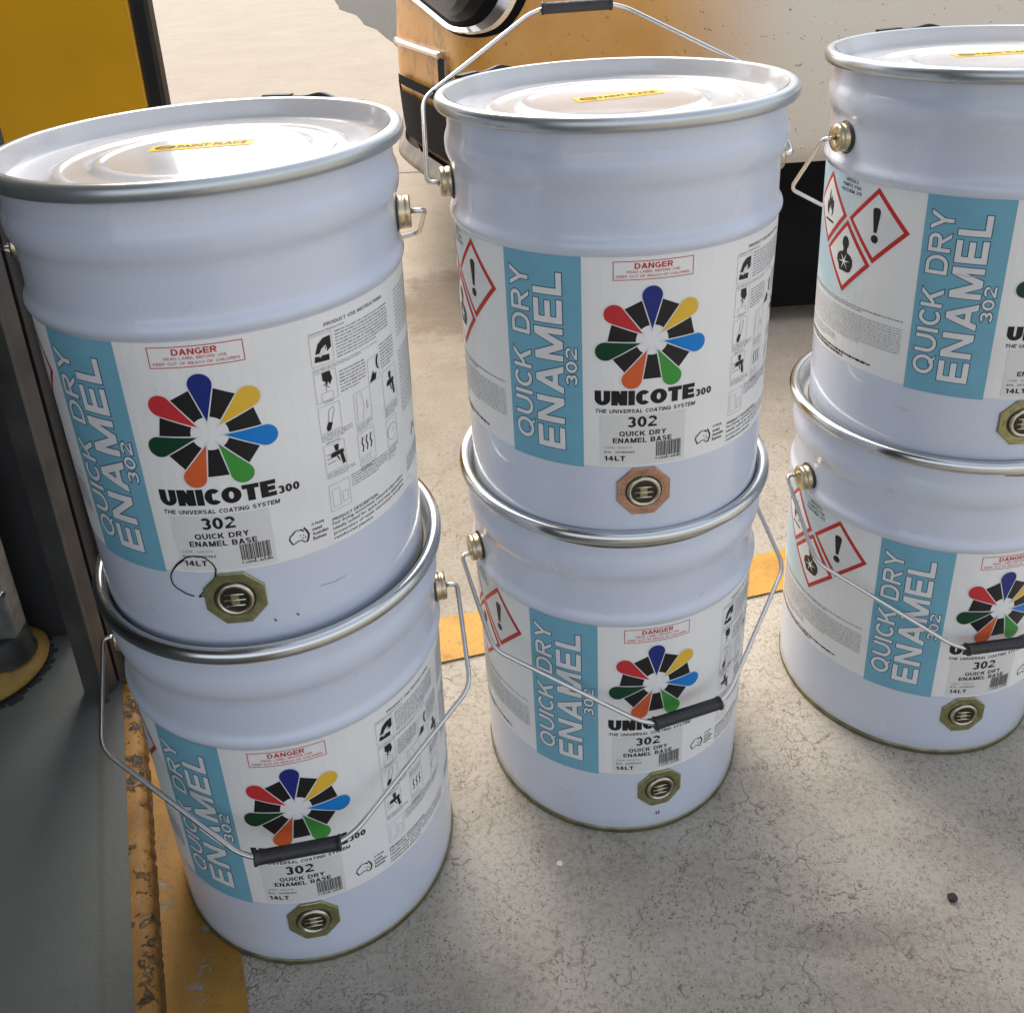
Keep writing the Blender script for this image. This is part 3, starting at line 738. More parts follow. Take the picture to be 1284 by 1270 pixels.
    # panel gap running up from the arch
    mb = MB(); mb.tube([vp(1.185, .60, .0005), vp(1.125, .66, .0005), vp(1.045, .76, .0005), vp(.955, .95, .0005)], .0025, 'vanblack', 6); B(mb, 'panel_gap')
    # arch liner, flare and wheel
    mb = MB(); n = 40
    a_ = [vp(ARC[0] + ARC[2] * .985 * math.cos(PI * 2 * i / n), max(.19, ARC[1] + ARC[2] * .985 * math.sin(PI * 2 * i / n)), -.002) for i in range(n)]
    b_ = [p + Vector((0, .35, 0)) for p in a_]
    mb.add(a_ + b_, [(i, n + i, n + (i + 1) % n, (i + 1) % n) for i in range(n)] + [[n + i for i in range(n)]], 'vanblack'); B(mb, 'wheel_arch')
    wh = empty('wheel', (ARC[0] + .125 - 1.6, VY + .14 - 2.9, .30)); wh.parent = root; wh.rotation_euler = (PI / 2, 0, 0)
    mb = MB(); mb.lathe([(.19, .09), (.22, .10), (.27, .098), (.295, .08), (.30, .05), (.30, -.05), (.295, -.08), (.19, -.09)], 'rubber', 64); mb.build('tyre', wh)
    mb = MB(); mb.lathe([(0, .06), (.04, .07), (.06, .05), (.16, .07), (.19, .09), (.185, -.05)], 'steel', 48); mb.build('rim', wh)
    return root
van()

# ------------------------------------------------------------------ the pail: one of each part, then copies
GROUP = 'stacked white paint pails'
H = .3723; STEP = .35214; ZB = .2917
BH = {}

def make_label(par):
    def tint(u, z):
        a = max(0, min(1, (-66 - u + (z - .2) * 60) / 26)) * max(0, min(1, (z - .142 + (u + 110) * .0004) / .012)) * .75
        b = max(0, min(1, (u - 76 - (z - .17) ** 2 * 900) / 18)) * .5
        return max(a, b)
    ar = Art()
    nu, nz = 62, 14
    for i in range(nu):
        for j in range(nz):
            u0 = -124 + 4 * i; ar.rect(u0, u0 + 4, .083 + (.266 - .083) * j / nz, .083 + (.266 - .083) * (j + 1) / nz, 'paper', 0)
    lab = ar.build('label', par, tint, 4.0, .00020)
    # ---- blue band
    a = Art(); a.rect(-50, -22.4, .0809, .2662, 'band', 1)
    for t, u0, u1, z0, z1, tx, ty, g in (('QUICK DRY', -47.8, -40.6, .0990, .2535, .185, .165, .15), ('ENAMEL', -38.9, -28.8, .0952, .2520, .215, .190, .16), ('302', -28.0, -24.1, .1560, .1895, .21, .18, .16)):
        a.block(t, u0, u1, z0, z1, 'outline', 2, tx, ty, g, 0, True, .0007); a.block(t, u0, u1, z0, z1, 'white', 3, tx, ty, g, 0, True)
    a.build('blue_band', lab)
    # ---- danger box
    a = Art(); a.frame(-12.6, 12.9, .2475, .2628, .0006, 'red', 1)
    a.block('DANGER', -6, 6, .2565, .2610, 'red', 1, .24, .19, .13); a.block('READ LABEL BEFORE USE', -8.3, 8.3, .2532, .2552, 'red', 1, .16, .15, .2)
    a.block('KEEP OUT OF REACH OF CHILDREN', -11.5, 11.5, .2496, .2516, 'red', 1, .16, .15, .2); a.build('danger_box', lab)
    # ---- colour wheel
    a = Art(); c = (0, .1972)
    def pol(r, t): return (r * math.cos(t), r * math.sin(t))
    angs = [rad(91 - 360 / 7 * k) for k in range(7)]
    for k in range(7):
        t0, t1 = angs[k], angs[k] - 2 * PI / 7
        inner = [pol(12.8, t0 + (t1 - t0) * q / 8) for q in range(9)]
        a.mm(c, [pol(37.4, t0), pol(37.4, t1)] + inner[::-1], 'black', 1)
        def petal(R0_, Rc, rr, mat, layer):
            ct = pol(Rc, t0); d = Rc - R0_; be = math.acos(min(1, rr / d)); pts = [pol(R0_, t0)]
            for q in range(17):
                w = t0 + PI + be + (2 * PI - 2 * be) * q / 16; pts.append((ct[0] + rr * math.cos(w), ct[1] + rr * math.sin(w)))
            a.mm(c, pts, mat, layer)
        petal(5.5, 37.2, 8.7, 'white', 2)
        petal(9.2, 37.3, 7.95, ('navy', 'yellow', 'sky', 'green', 'orange', 'dkgreen', 'crimson')[k], 3)
    a.build('colour_wheel', lab)
    # ---- product name
    a = Art(); a.block('UNICOTE', -18.5, 15.4, .1405, .1537, 'black', 1, .385, .265, .06); a.block('300', 15.8, 22.2, .1406, .1470, 'black', 1, .32, .23, .12)
    a.block('THE UNIVERSAL COATING SYSTEM', -18.4, 15.8, .1334, .1369, 'black', 1, .215, .19, .16, .12)
    a.build('product_name', lab)
    a = Art(); a.rect(-16.8, 12.4, .0848, .1315, 'sticker', 1)
    a.block('302', -7.8, 2.2, .1202, .1300, 'black', 2, .29, .19, .14); a.block('QUICK DRY', -10.4, 5.6, .1121, .1167, 'black', 2, .25, .19, .16)
    a.block('ENAMEL BASE', -12.5, 7.6, .1057, .1103, 'black', 2, .25, .19, .16)
    a.block('CODE  G00214', -15.4, -6.0, .1004, .1024, 'grey', 2, .15, .14, .2); a.block('B/N.  20198484', -15.4, -5.2, .0960, .0981, 'black', 2, .17, .15, .2)
    a.block('14LT', -15.4, -8.3, .0888, .0934, 'black', 2, .27, .2, .16)
    a.build('batch_sticker', lab)
    # ---- barcode
    a = Art(); r = random.Random(12); u = 2.2
    while u < 11.2:
        w = r.choice((.12, .12, .2, .3)); a.rect(u, min(u + w, 11.3), .0915 if r.random() > .12 else .0900, .1052, 'black', 3); u += w + r.choice((.1, .12, .2, .26))
    a.text('9 330981 802984', 2.0, 11.2, .0884, .0902, 'black', 3, .01)
    a.build('barcode', lab)
    # ---- maker's mark: outline map and four words
    a = Art(); c = (19.8, .1003)
    def arc(pts, w): a.line([(c[0] + x * .001 / DEG, c[1] + y * .001) for x, y in pts], w * .001, 'black', 1)
    arc([(-2.5, 5.6), (-4.5, 3.6), (-6.6, 2.0), (-7.2, -.4), (-6.0, -3.4), (-5.2, -5.2)], 1.1)
    arc([(-5.2, -5.2), (-3.2, -4.4), (-.4, -3.0), (2.0, -3.6), (3.6, -5.6), (5.4, -5.9)], .8)
    arc([(1.6, 6.0), (3.6, 4.0), (4.4, 6.6), (6.2, 3.2), (7.4, .2), (6.8, -3.0), (5.4, -5.9)], 1.5)
    arc([(-2.5, 5.6), (-.6, 6.4), (.4, 5.2), (1.6, 6.0)], .7)
    for x, y in ((1, 1), (3.4, .4), (2.6, -1.8), (4.6, -1.6)): a.circ((c[0] + x * .001 / DEG, c[1] + y * .001), .55, 'black', 1, 8)
    for i, t in enumerate(('A Family', 'owned', 'Australian', 'Business')):
        a.text(t, 24.0, 24.0 + (4.3, 3.2, 5.2, 4.4)[i], .1055 - .0040 * i, .1055 - .0040 * i + .0030, 'black', 1, .014)
    a.build('maker_mark', lab)
    # ---- instructions
    a = Art()
    a.block('PRODUCT USE INSTRUCTIONS', 36, 60.5, .2560, .2585, 'black', 1, .19, .16, .18)
    a.text('SUBSTRATE PREPARATION', 30.7, 43, .2525, .2540, 'grey', 1, .01)
    a.greek(39.2, 63, .2290, .2510, 9, 'grey', 1, 1); a.greek(30.7, 56, .2242, .2272, 2, 'grey', 1, 2)
    box = lambda u0, u1, z0, z1: a.frame(u0, u1, z0, z1, .0004, 'midgrey', 1)
    def fig(u0, z0, w, h, polys, mat='black'):
        for P in polys: a.poly([(u0 + x * w, z0 + y * h) for x, y in P], mat, 2)
    box(30.7, 38.2, .2285, .2515)
    fig(31.1, .2295, 6.7, .021, [[(.10, .12), (.82, .06), (.84, .28), (.14, .32)], [(.16, .40), (.34, .74), (.60, .90), (.97, .92), (.97, .50), (.76, .40), (.60, .62), (.44, .40)]])
    a.line([(33.2, .2355), (34.4, .2405), (35.7, .2425), (36.0, .240), (34.6, .237), (33.6, .235)], .0009, 'white', 3)
    box(30.8, 38.2, .2003, .2234)
    fig(30.8, .2003, 7.4, .023, [[(.36, .98), (.72, .98), (.80, .70), (.66, .52), (.60, .66), (.52, .50), (.46, .68), (.36, .72)]])
    box(32.6, 36.6, .2010, .2075); a.line([(33.6, .2140), (35.6, .2100)], .0008, 'grey', 1); a.line([(34.4, .2160), (34.4, .2080)], .0006, 'grey', 1)
    a.greek(39.2, 49.5, .2020, .2200, 7, 'grey', 1, 3)
    a.text('THINNER', 33, 36.4, .1990, .2000, 'grey', 1, .01)
    box(30.8, 38.3, .1760, .1975)
    fig(30.8, .1760, 7.5, .0215, [[(.30, .05), (.46, .06), (.58, .32), (.38, .38), (.28, .2)]]); a.line([(33.8, .1835), (34.3, .1930), (35.9, .1950), (36.2, .1930), (34.9, .1832)], .0006, 'grey', 1)
    a.greek(30.8, 42, .1695, .1755, 4, 'grey', 1, 4)
    a.text('APPLICATION', 32, 37, .1672, .1684, 'black', 1, .01)
    box(31, 38.4, .1437, .1662)
    gun = [[(.44, .98), (.70, .98), (.66, .72), (.50, .72)], [(.22, .60), (.34, .70), (.92, .70), (.94, .56), (.44, .50), (.24, .52)], [(.70, .555), (.88, .56), (.98, .10), (.82, .06)], [(.52, .50), (.60, .50), (.70, .28), (.66, .26)]]
    fig(31.6, .1452, 6.6, .0195, gun)
    for k in range(3): a.line([(31.8, .1580 - .0035 * k), (34.8, .1585 - .0035 * k)], .0007, 'grey', 1)
    a.greek(31, 41.5, .1385, .1430, 3, 'grey', 1, 5)
    box(31, 38.5, .1110, .1335); box(32, 34.8, .1140, .1290); box(35.6, 37.6, .1150, .1240)
    a.greek(39.3, 56, .1235, .1345, 5, 'grey', 1, 6); a.greek(56.3, 62, .1235, .1300, 3, 'midgrey', 1, 7)
    box(50.4, 56, .197, .2165); fig(50.4, .197, 5.6, .0195, [[(.08, .04), (.42, .46), (.52, .30), (.72, .34), (.62, .06)]])
    fig(54.0, .2050, 3.0, .012, [[(.5, 1), (.2, .75), (.12, .4), (.3, .05), (.62, -.05), (.42, .2), (.40, .55), (.6, .9)]])
    a.greek(57, 65.5, .202, .223, 8, 'grey', 1, 8)
    box(43.4, 50.6, .171, .1965); a.text('5', 48.2, 49.2, .180, .186, 'grey', 1); a.line([(44.4, .1735), (44.6, .1940), (46.6, .1945), (47.4, .1830), (46.4, .1735)], .0005, 'midgrey', 1)
    a.greek(43.4, 50.6, .1655, .1705, 3, 'grey', 1, 9); a.text('FLASH OFF TIME', 43.6, 50.2, .1645, .1655, 'grey', 1)
    box(43.3, 50.6, .1365, .1630)
    for k in range(3):
        x = 45 + 1.8 * k; a.line([(x, .1470), (x + .5, .1510), (x - .1, .1545), (x + .5, .1590)], .0012, 'black', 1)
    for k in range(3): a.greek(43.8, 50.2, .1380 + .002 * k, .1396 + .002 * k, 1, 'midgrey', 1, 20 + k)
    a.greek(43.4, 50.4, .1315, .1355, 2, 'grey', 1, 10)
    box(57, 65.6, .1700, .1990); fig(57.8, .1735, 6.4, .0225, gun)
    a.greek(57, 65.4, .160, .1690, 4, 'grey', 1, 11)
    box(57, 63.4, .134, .158); a.circ((60.2, .146), 7, 'midgrey', 1, 24); a.circ((60.2, .146), 6.4, 'paper', 2, 24); a.line([(60.2, .146), (61.4, .148)], .0006, 'grey', 3)
    a.greek(56.8, 63.6, .1285, .1335, 2, 'grey', 1, 12)
    a.block('PRODUCT DESCRIPTION:', 30.9, 49.5, .1027, .1053, 'black', 1, .2, .17, .18)
    for i, (t, u1) in enumerate((('Fast drying, economical, industrial alkyd enamel.', 64.5), ('Ideally suited for quick and easy application', 64.5), ('protection of steel, aluminium and glass', 64.5), ('reinforced plastics.', 46.5))):
        a.text(t, 30.9, u1, .0986 - .0042 * i, .1018 - .0042 * i, 'black', 1, .006)
    a.greek(69, 95, .215, .255, 12, 'midgrey', 1, 13, ragged=.2); a.greek(69, 95, .150, .205, 15, 'midgrey', 1, 14, ragged=.15)
    a.greek(69, 90, .096, .110, 5, 'grey', 1, 15)
    a.line([(76.2, .121), (78, .124), (79, .129), (80, .124), (82, .126), (81, .121)], .0022, 'tealmark', 1)
    a.build('instruction_panel', lab)
    # ---- hazard diamonds
    def dia(cu, cz, name, draw):
        a = Art()
        for h, mt, l in ((34.2, 'hazred', 1), (28.6, 'white', 2)):
            a.mm((cu, cz), [(h * .965, 0), (0, h * 1.05), (-h * .965, 0), (0, -h * 1.05)], mt, l)
        draw(a, (cu, cz)); a.build(name, lab)
    def flame(a, c):
        a.mm(c, [(-4, -9), (-8, -4), (-8.5, 2), (-6, 7), (-5.5, 2.5), (-4, 6), (-3.5, 12), (-.5, 18), (-.5, 11), (2, 8), (3.5, 13), (5, 7), (7.5, 9), (8.2, 2), (7, -5), (3.5, -9), (4.6, -4), (3.2, 0), (2.4, -3), (.6, 3), (-.8, -2), (-2.6, -1), (-3.2, -5)], 'black', 3)
        a.mm(c, [(-9.5, -12.2), (9.5, -12.2), (9.5, -14.4), (-9.5, -14.4)], 'black', 3)
    def bang(a, c):
        a.mm(c, [(-1.7, -6.2), (1.7, -6.2), (4.2, 13.5), (3.6, 16.0), (2, 17.2), (-2, 17.2), (-3.6, 16.0), (-4.2, 13.5)], 'black', 3); a.circ((c[0], c[1] - .0122), 3.9, 'black', 3)
    def chest(a, c):
        a.circ((c[0], c[1] + .0135), 6.6, 'black', 3, 24, 4.9)
        a.mm(c, [(-2.8, 9), (2.8, 9), (3.0, 4.5), (8.5, 2.5), (11.6, -1), (12, -7), (9.5, -13), (6, -15), (-7, -15), (-9, -9.5), (-12, -7), (-11.6, -1), (-8.5, 2.5), (-3.0, 4.5)], 'black', 3)
        st = []
        for k in range(12):
            rr = 9.0 if k % 2 == 0 else 1.7; w = rad(30 * k + 8); st.append((rr * math.cos(w) - .5, rr * math.sin(w) - 5))
        a.mm(c, st, 'white', 4)
    dia(-97.2, .2275, 'flame_diamond', flame); dia(-68.2, .2275, 'exclamation_diamond', bang); dia(-82.7, .1885, 'health_diamond', chest)
    # ---- fine print on the left
    a = Art()
    a.block('UN1263', -86.0, -78.6, .2608, .2640, 'black', 1, .2, .15, .2); a.block('PAINTS PGII', -88.0, -77.0, .2558, .2590, 'black', 1, .2, .15, .2); a.block('HAZCHEM 3YE', -88.6, -76.2, .2508, .2540, 'black', 1, .2, .15, .2)
    a.build('transport_text', lab)
    a = Art()
    a.greek(-112, -53, .1405, .1455, 2, 'grey', 1, 30, .6); a.greek(-112, -53, .1085, .1375, 12, 'grey', 1, 31, .40); a.greek(-112, -64, .0862, .0930, 2, 'black', 1, 32, .7)
    a.greek(-112, -84, .0965, .1065, 4, 'grey', 1, 33)
    a.build('safety_text', lab)
    return lab

def make_plug(par):
    e = empty('drain_plug'); e.parent = par
    ar = Art(); c = (0, .0590); Rr_ = .0226 / math.cos(PI / 8)
    octo = [(c[0] + Rr_ * math.cos(PI / 8 + PI / 4 * k) / DEG, c[1] + Rr_ * math.sin(PI / 8 + PI / 4 * k)) for k in range(8)]
    # plate: wrapped octagon with a chamfered rim and stamped ticks
    def wrap(u, z, off): r = RAD(z) + off; a = rad(u - 90); return Vector((r * math.cos(a), r * math.sin(a), z))
    mb = MB(); n = 8; per = []
    for k in range(8):
        p, q = octo[k], octo[(k + 1) % 8]
        for t in range(6): per.append((p[0] + (q[0] - p[0]) * t / 6, p[1] + (q[1] - p[1]) * t / 6))
    N_ = len(per); rings = ((1.0, .0002), (1.0, .0013), (.965, .0019), (.80, .0017), (.62, .0012), (.0, .0012)); vs = []
    for f, o in rings: vs += [wrap(c[0] + (u - c[0]) * f, c[1] + (z - c[1]) * f, o) for u, z in per]
    fs = [(r * N_ + i, r * N_ + (i + 1) % N_, (r + 1) * N_ + (i + 1) % N_, (r + 1) * N_ + i) for r in range(len(rings) - 1) for i in range(N_)]
    mb.add(vs, fs, 'plug', False)
    for k in range(8):
        w = PI / 4 * k; u = c[0] + .0182 * math.cos(w) / DEG; z = c[1] + .0182 * math.sin(w)
        for d in (-.0016, .0016):
            p = wrap(u - d * math.sin(w) / DEG, z + d * math.cos(w), .0017); q = p.copy(); q.x *= 1.006; q.y *= 1.006; mb.tube([p, q], .0007, 'plug', 6)
    plate = mb.build('octagon_plate', e)
    # ring, recess and bars in a local frame facing -Y
    def loc(x, y, o): r = RAD(c[1]) + o; return Vector((x, -r, c[1] + y))
    mb = MB(); vs = []; fs = []; n = 48; pr = [(.0142, .0008), (.0142, .0024), (.0134, .0034), (.0122, .0038), (.0110, .0033), (.0106, .0018), (.0106, .0004)]; k_ = len(pr)
    for i in range(n):
        a = 2 * PI * i / n
        for r, o in pr: vs.append(loc(r * math.cos(a), r * math.sin(a), o))
    for i in range(n):
        j = (i + 1) % n
        for q in range(k_ - 1): fs.append((i * k_ + q, j * k_ + q, j * k_ + q + 1, i * k_ + q + 1))
    mb.add(vs, fs, 'plugring'); mb.build('plug_ring', e)
    mb = MB(); mb.add([loc(.0107 * math.cos(2 * PI * i / n), .0107 * math.sin(2 * PI * i / n), .00155) for i in range(n)], [list(range(n))], 'plugdark', False)
    mb.add([loc(.0153 * math.cos(2 * PI * i / n), .0153 * math.sin(2 * PI * i / n), .00150) for i in range(n)] + [loc(.0141 * math.cos(2 * PI * i / n), .0141 * math.sin(2 * PI * i / n), .00155) for i in range(n)], [(i, (i + 1) % n, n + (i + 1) % n, n + i) for i in range(n)], 'plugdark')
    for y, hw in ((.0042, .0072), (-.0006, .0080), (-.0054, .0070)):
        mb.tube([loc(-hw, y, .0022), loc(hw, y, .0022)], .0008, 'plugring', 8)
    mb.add([loc(-.003, -.005, .00175), loc(.003, -.005, .00175), loc(.003, .004, .00175), loc(-.003, .004, .00175)], [(0, 1, 2, 3)], 'plug', False)
    mb.build('plug_bar', e)
    return e

def make_pail():
    root = empty('paint_pail')
    mb = MB()
    R = RAD
    prof = [(.0, .0035), (.1330, .0035), (.1345, .0050), (R(.0075), .0075)] + [(R(z), z) for z in (.02, .05, .08, .12, .16, .20, .24, .2655)]
    b0 = R(.2655)
    prof += [(b0 + .0002, .2668), (b0 + .0012, .2682), (b0 + .0022, .2700), (b0 + .0028, .2720), (b0 + .0028, .2738), (b0 + .0022, .2758), (b0 + .0010, .2780), (b0 - .0001, .2800), (b0 - .0007, .2825), (b0 - .0009, .2880), (b0 - .0009, .3000), (b0 - .0008, .3090), (b0 - .0004, .3140), (b0 + .0006, .3175), (b0 + .0022, .3210), (b0 + .0034, .3250), (b0 + .0039, .3300), (b0 + .0038, .3345), (b0 + .0030, .3385), (b0 + .0016, .3420), (b0 + .0008, .3455), (b0 + .0006, .3620)]
    mb.lathe(prof, 'paint', 192); mb.build('body', root)
    mb = MB(); mb.lathe([(.1325, .0010), (.1340, .0), (.1358, .0005), (.1364, .0022), (.1364, .0052), (.1358, .0066), (.1352, .0070), (.1345, .0066)], 'chime', 144); mb.build('base_chime', root)
    return root

def make_lid(par, ringmat, raised=0.0):
    t = H
    lid = MB()
    lid.lathe([(r, z + (raised if r < .137 else 0)) for r, z in [(.0, t - .0178), (.066, t - .0178), (.0700, t - .0172), (.0725, t - .0163), (.0745, t - .0160), (.0770, t - .0164), (.0800, t - .0192), (.0830, t - .0198), (.0960, t - .0198), (.0985, t - .0190), (.1005, t - .0179), (.1028, t - .0176), (.1050, t - .0180), (.1078, t - .0196), (.1105, t - .0203), (.1270, t - .0203), (.1330, t - .0200), (.1352, t - .0192), (.1366, t - .0170), (.1380, t - .0090), (.1392, t - .0030), (.1402, t - .0008)]][::-1], 'lidpaint', 160)
    lo = lid.build('lid', par)
    rm = MB()
    rm.lathe([(.1398, t - .0118), (.1425, t - .0126), (.1458, t - .0125), (.1482, t - .0114), (.1496, t - .0092), (.1500, t - .0066), (.1496, t - .0040), (.1484, t - .0016), (.1466, t - .0004), (.1445, t), (.1425, t - .0002), (.1406, t - .0010), (.1396, t - .0030)], ringmat, 160)
    rm.build('rim', par)
    return lo

def make_handle(par):
    h = MB()
    P = [(-.1480, 0, 0), (-.1605, 0, 0), (-.1572, -.0935, 0), (-.0480, -.1880, 0), (-.0330, -.1950, 0), (.0330, -.1950, 0), (.0480, -.1880, 0), (.1572, -.0935, 0), (.1605, 0, 0), (.1480, 0, 0)]
    pts = [P[0]] + rounded(P, .012, 5)[1:]
    h.tube(pts, .0021, 'wire', 10)
    o = h.build('handle', par, loc=(0, 0, ZB))
    g = MB(); xs = [-.0345, -.0343, -.0325, -.032, -.028, 0, .028, .032, .0325, .0343, .0345]; rs = [.0036, .0062, .0064, .0057, .0056, .0056, .0056, .0057, .0064, .0062, .0036]
    g.tube([(x, -.1950, 0) for x in xs], rs, 'grip', 18); g.build('grip', o)
    return o
def make_boss(par, sgn):
    e = MB()
    vs = []; fs = []; n = 36
    pr = [(.0148, .0000), (.0150, .0016), (.0142, .0020)]
    def L(pr, mat):
        v = []; k = len(pr)
        for i in range(n):
            a = 2 * PI * i / n
            for r, d in pr: v.append((sgn * (.1372 + d), r * math.cos(a) * sgn, r * math.sin(a)))
        e.add(v, [(i * k + q, ((i + 1) % n) * k + q, ((i + 1) % n) * k + q + 1, i * k + q + 1) for i in range(n) for q in range(k - 1)], mat)
    L([(.0150, 0), (.0153, .0022), (.0140, .0026)], 'gasket')
    L([(.0128, .0015), (.0132, .0030), (.0132, .0062), (.0126, .0068), (.0126, .0080), (.0129, .0086), (.0129, .0112), (.0120, .0124), (.0030, .0126), (.0028, .0118), (0, .0118)], 'boss')
    return e.build('handle_boss', par, loc=(0, 0, ZB))
def make_latch(par):
    """lever latch of the locking ring; centred on local -Y and turned with the object"""
    e = empty('latch'); e.parent = par
    def strip(name, a0, a1, r0, r1, zf, th, mat, n=24):
        mb = MB(); vs = []
        for i in range(n + 1):
            u = i / n; a = rad(-90 + a0 + (a1 - a0) * u); z = zf(u)
            for r, zz in ((r0, z), (r1, z), (r1, z + th), (r0, z + th)): vs.append((r * math.cos(a), r * math.sin(a), zz))
        fs = [(i * 4 + k, (i + 1) * 4 + k, (i + 1) * 4 + (k + 1) % 4, i * 4 + (k + 1) % 4) for i in range(n) for k in range(4)] + [(0, 1, 2, 3), (n * 4 + 3, n * 4 + 2, n * 4 + 1, n * 4)]
        mb.add(vs, fs, mat, False); return mb.build(name, e, .0003)
    strip('ring_band', -30, 36, .1503, .1524, lambda u: H - .0125, .0112, 'latchdark')
    strip('lever', -20, 8, .1530, .1570, lambda u: H - .0135 + .0040 * math.exp(-((u - .35) / .16) ** 2) + .003 * u, .0105, 'latchdark')
    strip('lever_hook', 1, 11, .1512, .1590, lambda u: H - .0035, .0040, 'latchdark', 8)
    strip('lever_tongue', -26, -14, .1528, .1545, lambda u: H - .011, .0095, 'latch', 10)
    return e
def make_sticker(lid):
    mb = MB(); z = H - .0145
    mb.add([(-.039, -.0105, z), (.039, -.0105, z), (.039, .0105, z), (-.039, .0105, z)], [(0, 1, 2, 3)], 'stickeryellow', False)
    o = mb.build('lid_sticker', lid)
    vs, fs, (a, b, c, d) = glyphs('PAINT PLACE', .02)
    q = [(-.018 + (x - a) / (b - a) * .052, -.0045 + (y - c) / (d - c) * .009, z + .0002) for x, y in vs]
    mb = MB(); mb.add(q, fs, 'black', False)
    n = 24; e1 = [(-.0275 + .0078 * math.cos(2 * PI * i / n), .0065 * math.sin(2 * PI * i / n), z + .0002) for i in range(n)]; e2 = [(-.0275 + .0058 * math.cos(2 * PI * i / n), .0043 * math.sin(2 * PI * i / n), z + .0002) for i in range(n)]
    mb.add(e1 + e2, [(i, (i + 1) % n, n + (i + 1) % n, n + i) for i in range(n)], 'black', False)
    mb.add([(-.0325, -.0012, z + .0002), (-.0225, -.0012, z + .0002), (-.0225, .0012, z + .0002), (-.0325, .0012, z + .0002)], [(0, 1, 2, 3)], 'black', False)
    mb.build('sticker_print', o)
    return o

def kids(o): return [c for c in BH.get(o.name, [])]
def copy_tree(o, parent=None):
    c = o.copy(); COL.objects.link(c)
    if parent: c.parent = parent
    for ch in list(o.children): copy_tree(ch, c)
    return c
def child(o, name):
    return [c for c in o.children if c.name.split('.')[0] == name]

def template(top):
    r = make_pail()
    make_label(r); make_plug(r); make_handle(r); make_boss(r, -1); make_boss(r, 1)
    lid = make_lid(r, 'zincpale' if top else 'zinc', .003 if top else 0.0)
    if top: make_sticker(lid); make_latch(r)
    return r
POS = {'L': ((-.18228, .68518), (-.18516, .68699)), 'M': ((.13587, .79428), (.13647, .78945)), 'R': ((.49595, .86109), (.50134, .85685))}
top0 = template(True); low0 = template(False)
LABELS = {
 ('L', 1): 'white pail with a hand-drawn pen circle round 14LT, stacked beside the metal door frame',
 ('M', 1): 'white paint pail with its wire handle raised over the lid and a coppery drain plug',
 ('R', 1): 'upper white pail cut by the right picture edge, all three hazard diamonds fully in view',
 ('L', 0): 'white pail standing partly on the yellow line, under the pail with the pen circle',
 ('M', 0): 'white paint pail on the concrete, beneath the pail whose handle is raised',
 ('R', 0): 'lower white pail cut by the right picture edge, its handle hanging across the label'}
WH = {('L', 1): -85.9, ('M', 1): -86.9, ('R', 1): -85.7, ('L', 0): -82.3, ('M', 0): -81.9, ('R', 0): -82.5}
PL = {('L', 1): -2.0, ('M', 1): -1.8, ('R', 1): -6.4, ('L', 0): -1.1, ('M', 0): 3.0, ('R', 0): -7.6}
HA = {('L', 1): -152.0, ('M', 1): 141.0, ('R', 1): -136.0, ('L', 0): -31.5, ('M', 0): -35.2, ('R', 0): -38.5}
HZ = {('M', 0): 5.5, ('R', 0): -.5}
HH = {('M', 0): 8.5, ('R', 0): -3.0}
DZ = {1: .007, 0: -.006}
LT = {'L': 71.5, 'M': 134, 'R': 97}
ST = {'L': ((-.006, .024), 3), 'M': ((.008, .014), 13), 'R': ((.018, .039), -2)}
PAILS = {}
first = {1: top0, 0: low0}
for s_ in 'LMR':
    for k in (0, 1):
        src = first[k]
        o = src if s_ == 'L' else copy_tree(src)
        PAILS[s_, k] = o
for (s_, k), o in PAILS.items():
    x, y = POS[s_][k]; o.location = (x, y, STEP * k); o.rotation_euler = (0, 0, rad(WH[s_, k] + 90))
    tag(o, LABELS[s_, k], 'paint pail', GROUP)
    for c in child(o, 'drain_plug'): c.rotation_euler = (0, 0, rad(PL[s_, k]))
    for c in child(o, 'handle'):
        c.location.z = ZB + DZ[k]; c.rotation_euler = (rad(-HA[s_, k]), 0, rad(HH.get((s_, k), 0)))
    for c in child(o, 'handle_boss'): c.location.z = ZB + DZ[k]; c.rotation_euler = (0, 0, rad(HZ.get((s_, k), 0)))
    for c in child(o, 'latch'): c.rotation_euler = (0, 0, rad(LT[s_] - WH[s_, k]))
    for c in child(o, 'lid'):
        if k:
            c.rotation_euler = (0, 0, -rad(WH[s_, k] + 90))
            for g in c.children: (px_, py_), a = ST[s_]; g.location = (px_, py_, 0); g.rotation_euler = (0, 0, rad(a))
# the coppery plate of the raised-handle pail
for c in child(PAILS['M', 1], 'drain_plug'):
    for g in child(c, 'octagon_plate'):
        g.data = g.data.copy(); g.data.materials.clear(); g.data.materials.append(M['plugc']); g['label'] = 'coppery octagonal plate'
# pen circle on the leftmost upper pail, pen ticks low on two pails
def pen(par, name, strokes, w=.0011):
    a = Art()
    for s in strokes:
        P = rounded([Vector((u * DEG * 100, z * 100, 0)) for u, z in s], 1.0, 5); a.line([(p.x / DEG / 100, p.y / 100) for p in P], w, 'black', 4)
    return a.build(name, par)
pen(PAILS['L', 1], 'pen_circle', [[(-6.2, .0830), (-6.3, .0895), (-9.0, .0972), (-13.5, .0978), (-18.2, .0900), (-21.4, .0782), (-21.1, .0690), (-17.0, .0626), (-14.6, .0612)], [(-6.0, .0862), (-7.0, .0775), (-9.3, .0715), (-11.5, .0650), (-13.4, .0604), (-11.8, .0616), (-10.0, .0622)], [(-20.9, .0800), (-18.6, .0880), (-15.4, .0938)]])
pen(PAILS['L', 1], 'pen_mark', [[(8.5, .0345), (8.9, .0320)], [(15.5, .0345), (16.0, .0322)]], .0010)
pen(PAILS['M', 0], 'pen_mark', [[(1.8, .0255), (1.9, .0215)], [(2.9, .0260), (3.0, .0215)]], .0011)

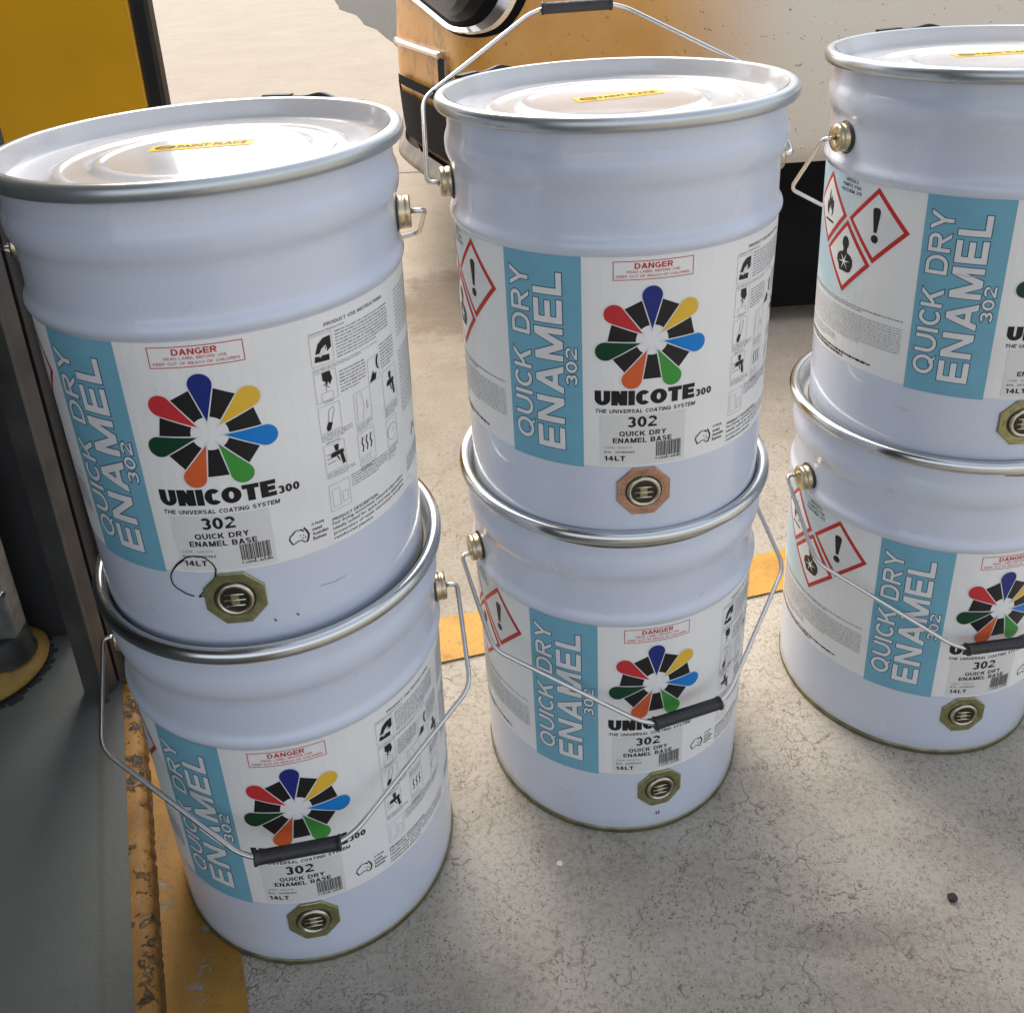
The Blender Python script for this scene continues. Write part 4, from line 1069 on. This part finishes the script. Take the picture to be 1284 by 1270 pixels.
def scuff(par, strokes, w, mat):
    for q in strokes:
        a = Art(); a.line(q, w, mat, 2); a.build('scuff_mark', par, base=.0006)
scuff(PAILS['R', 1], [[(-38, .1985), (-34, .1975), (-30.5, .1978)], [(-52, .060), (-47, .057)]], .0006, 'midgrey')
scuff(PAILS['L', 1], [[(24, .052), (29, .050), (33, .051)], [(-33, .045), (-31, .039)]], .0006, 'midgrey')
scuff(PAILS['M', 0], [[(-40, .048), (-36, .0455), (-34, .046)], [(34, .062), (38, .059)]], .0005, 'midgrey')
# ------------------------------------------------------------------ small things on the concrete
M['stone'] = pm('dark_pebble', (.035, .028, .022), .6, var=(150, .5))
M['chip'] = pm('white_paint_drop', (.75, .74, .72), .5)
def pebble(name, x, y, r, mat, label, cat, flat=.6, seed=0):
    bm = bmesh.new(); bmesh.ops.create_icosphere(bm, subdivisions=2, radius=r); rn = random.Random(seed)
    for v in bm.verts:
        v.co *= rn.uniform(.8, 1.15); v.co.z *= flat
    z0 = min(v.co.z for v in bm.verts)
    for v in bm.verts: v.co.z -= z0
    me = bpy.data.meshes.new(name); bm.to_mesh(me); bm.free(); me.materials.append(M[mat])
    o = bpy.data.objects.new(name, me); COL.objects.link(o); o.location = (x, y, 0); return tag(o, label, cat)
pebble('pebble', .413, .569, .0045, 'stone', 'small dark pebble lying on the concrete below the right pails', 'pebble', .75, 1)
pebble('paint_drop', .058, .630, .0032, 'chip', 'small white paint drop on the concrete in front of the middle pails', 'paint drop', .25, 2)
def grit():
    mb = MB(); r = random.Random(21); feet = [(POS[k][0], .139) for k in 'LMR']
    for i in range(170):
        if i < 90:
            (cx, cy), rr = feet[i % 3]; a = r.uniform(0, 2 * PI); d = rr + abs(r.gauss(0, .020)); x, y = cx + d * math.cos(a), cy + d * math.sin(a)
        else: x, y = r.uniform(-.2, .9), r.uniform(.45, 1.5)
        if any((x - cx) ** 2 + (y - cy) ** 2 < .1375 ** 2 for (cx, cy), _ in feet): continue
        q = Vector((x, y)) - L0
        if q.dot(Nn) < .01: continue
        sz = r.uniform(.0004, .0011) * (1.6 if r.random() < .06 else 1)
        v = [Vector((x, y, .008 if False else .0)) + Vector((r.uniform(-1, 1), r.uniform(-1, 1), 0)).normalized() * sz * r.uniform(.7, 1.2) for _ in range(3)] + [Vector((x, y, sz * 1.2))]
        mb.add(v, [(0, 1, 3), (1, 2, 3), (2, 0, 3)], r.choice(('stone', 'stone', 'road', 'chip')), False)
    return tag(mb.build('grit'), 'fine dark grit scattered on the concrete round the pails', 'grit', kind='stuff')
grit()
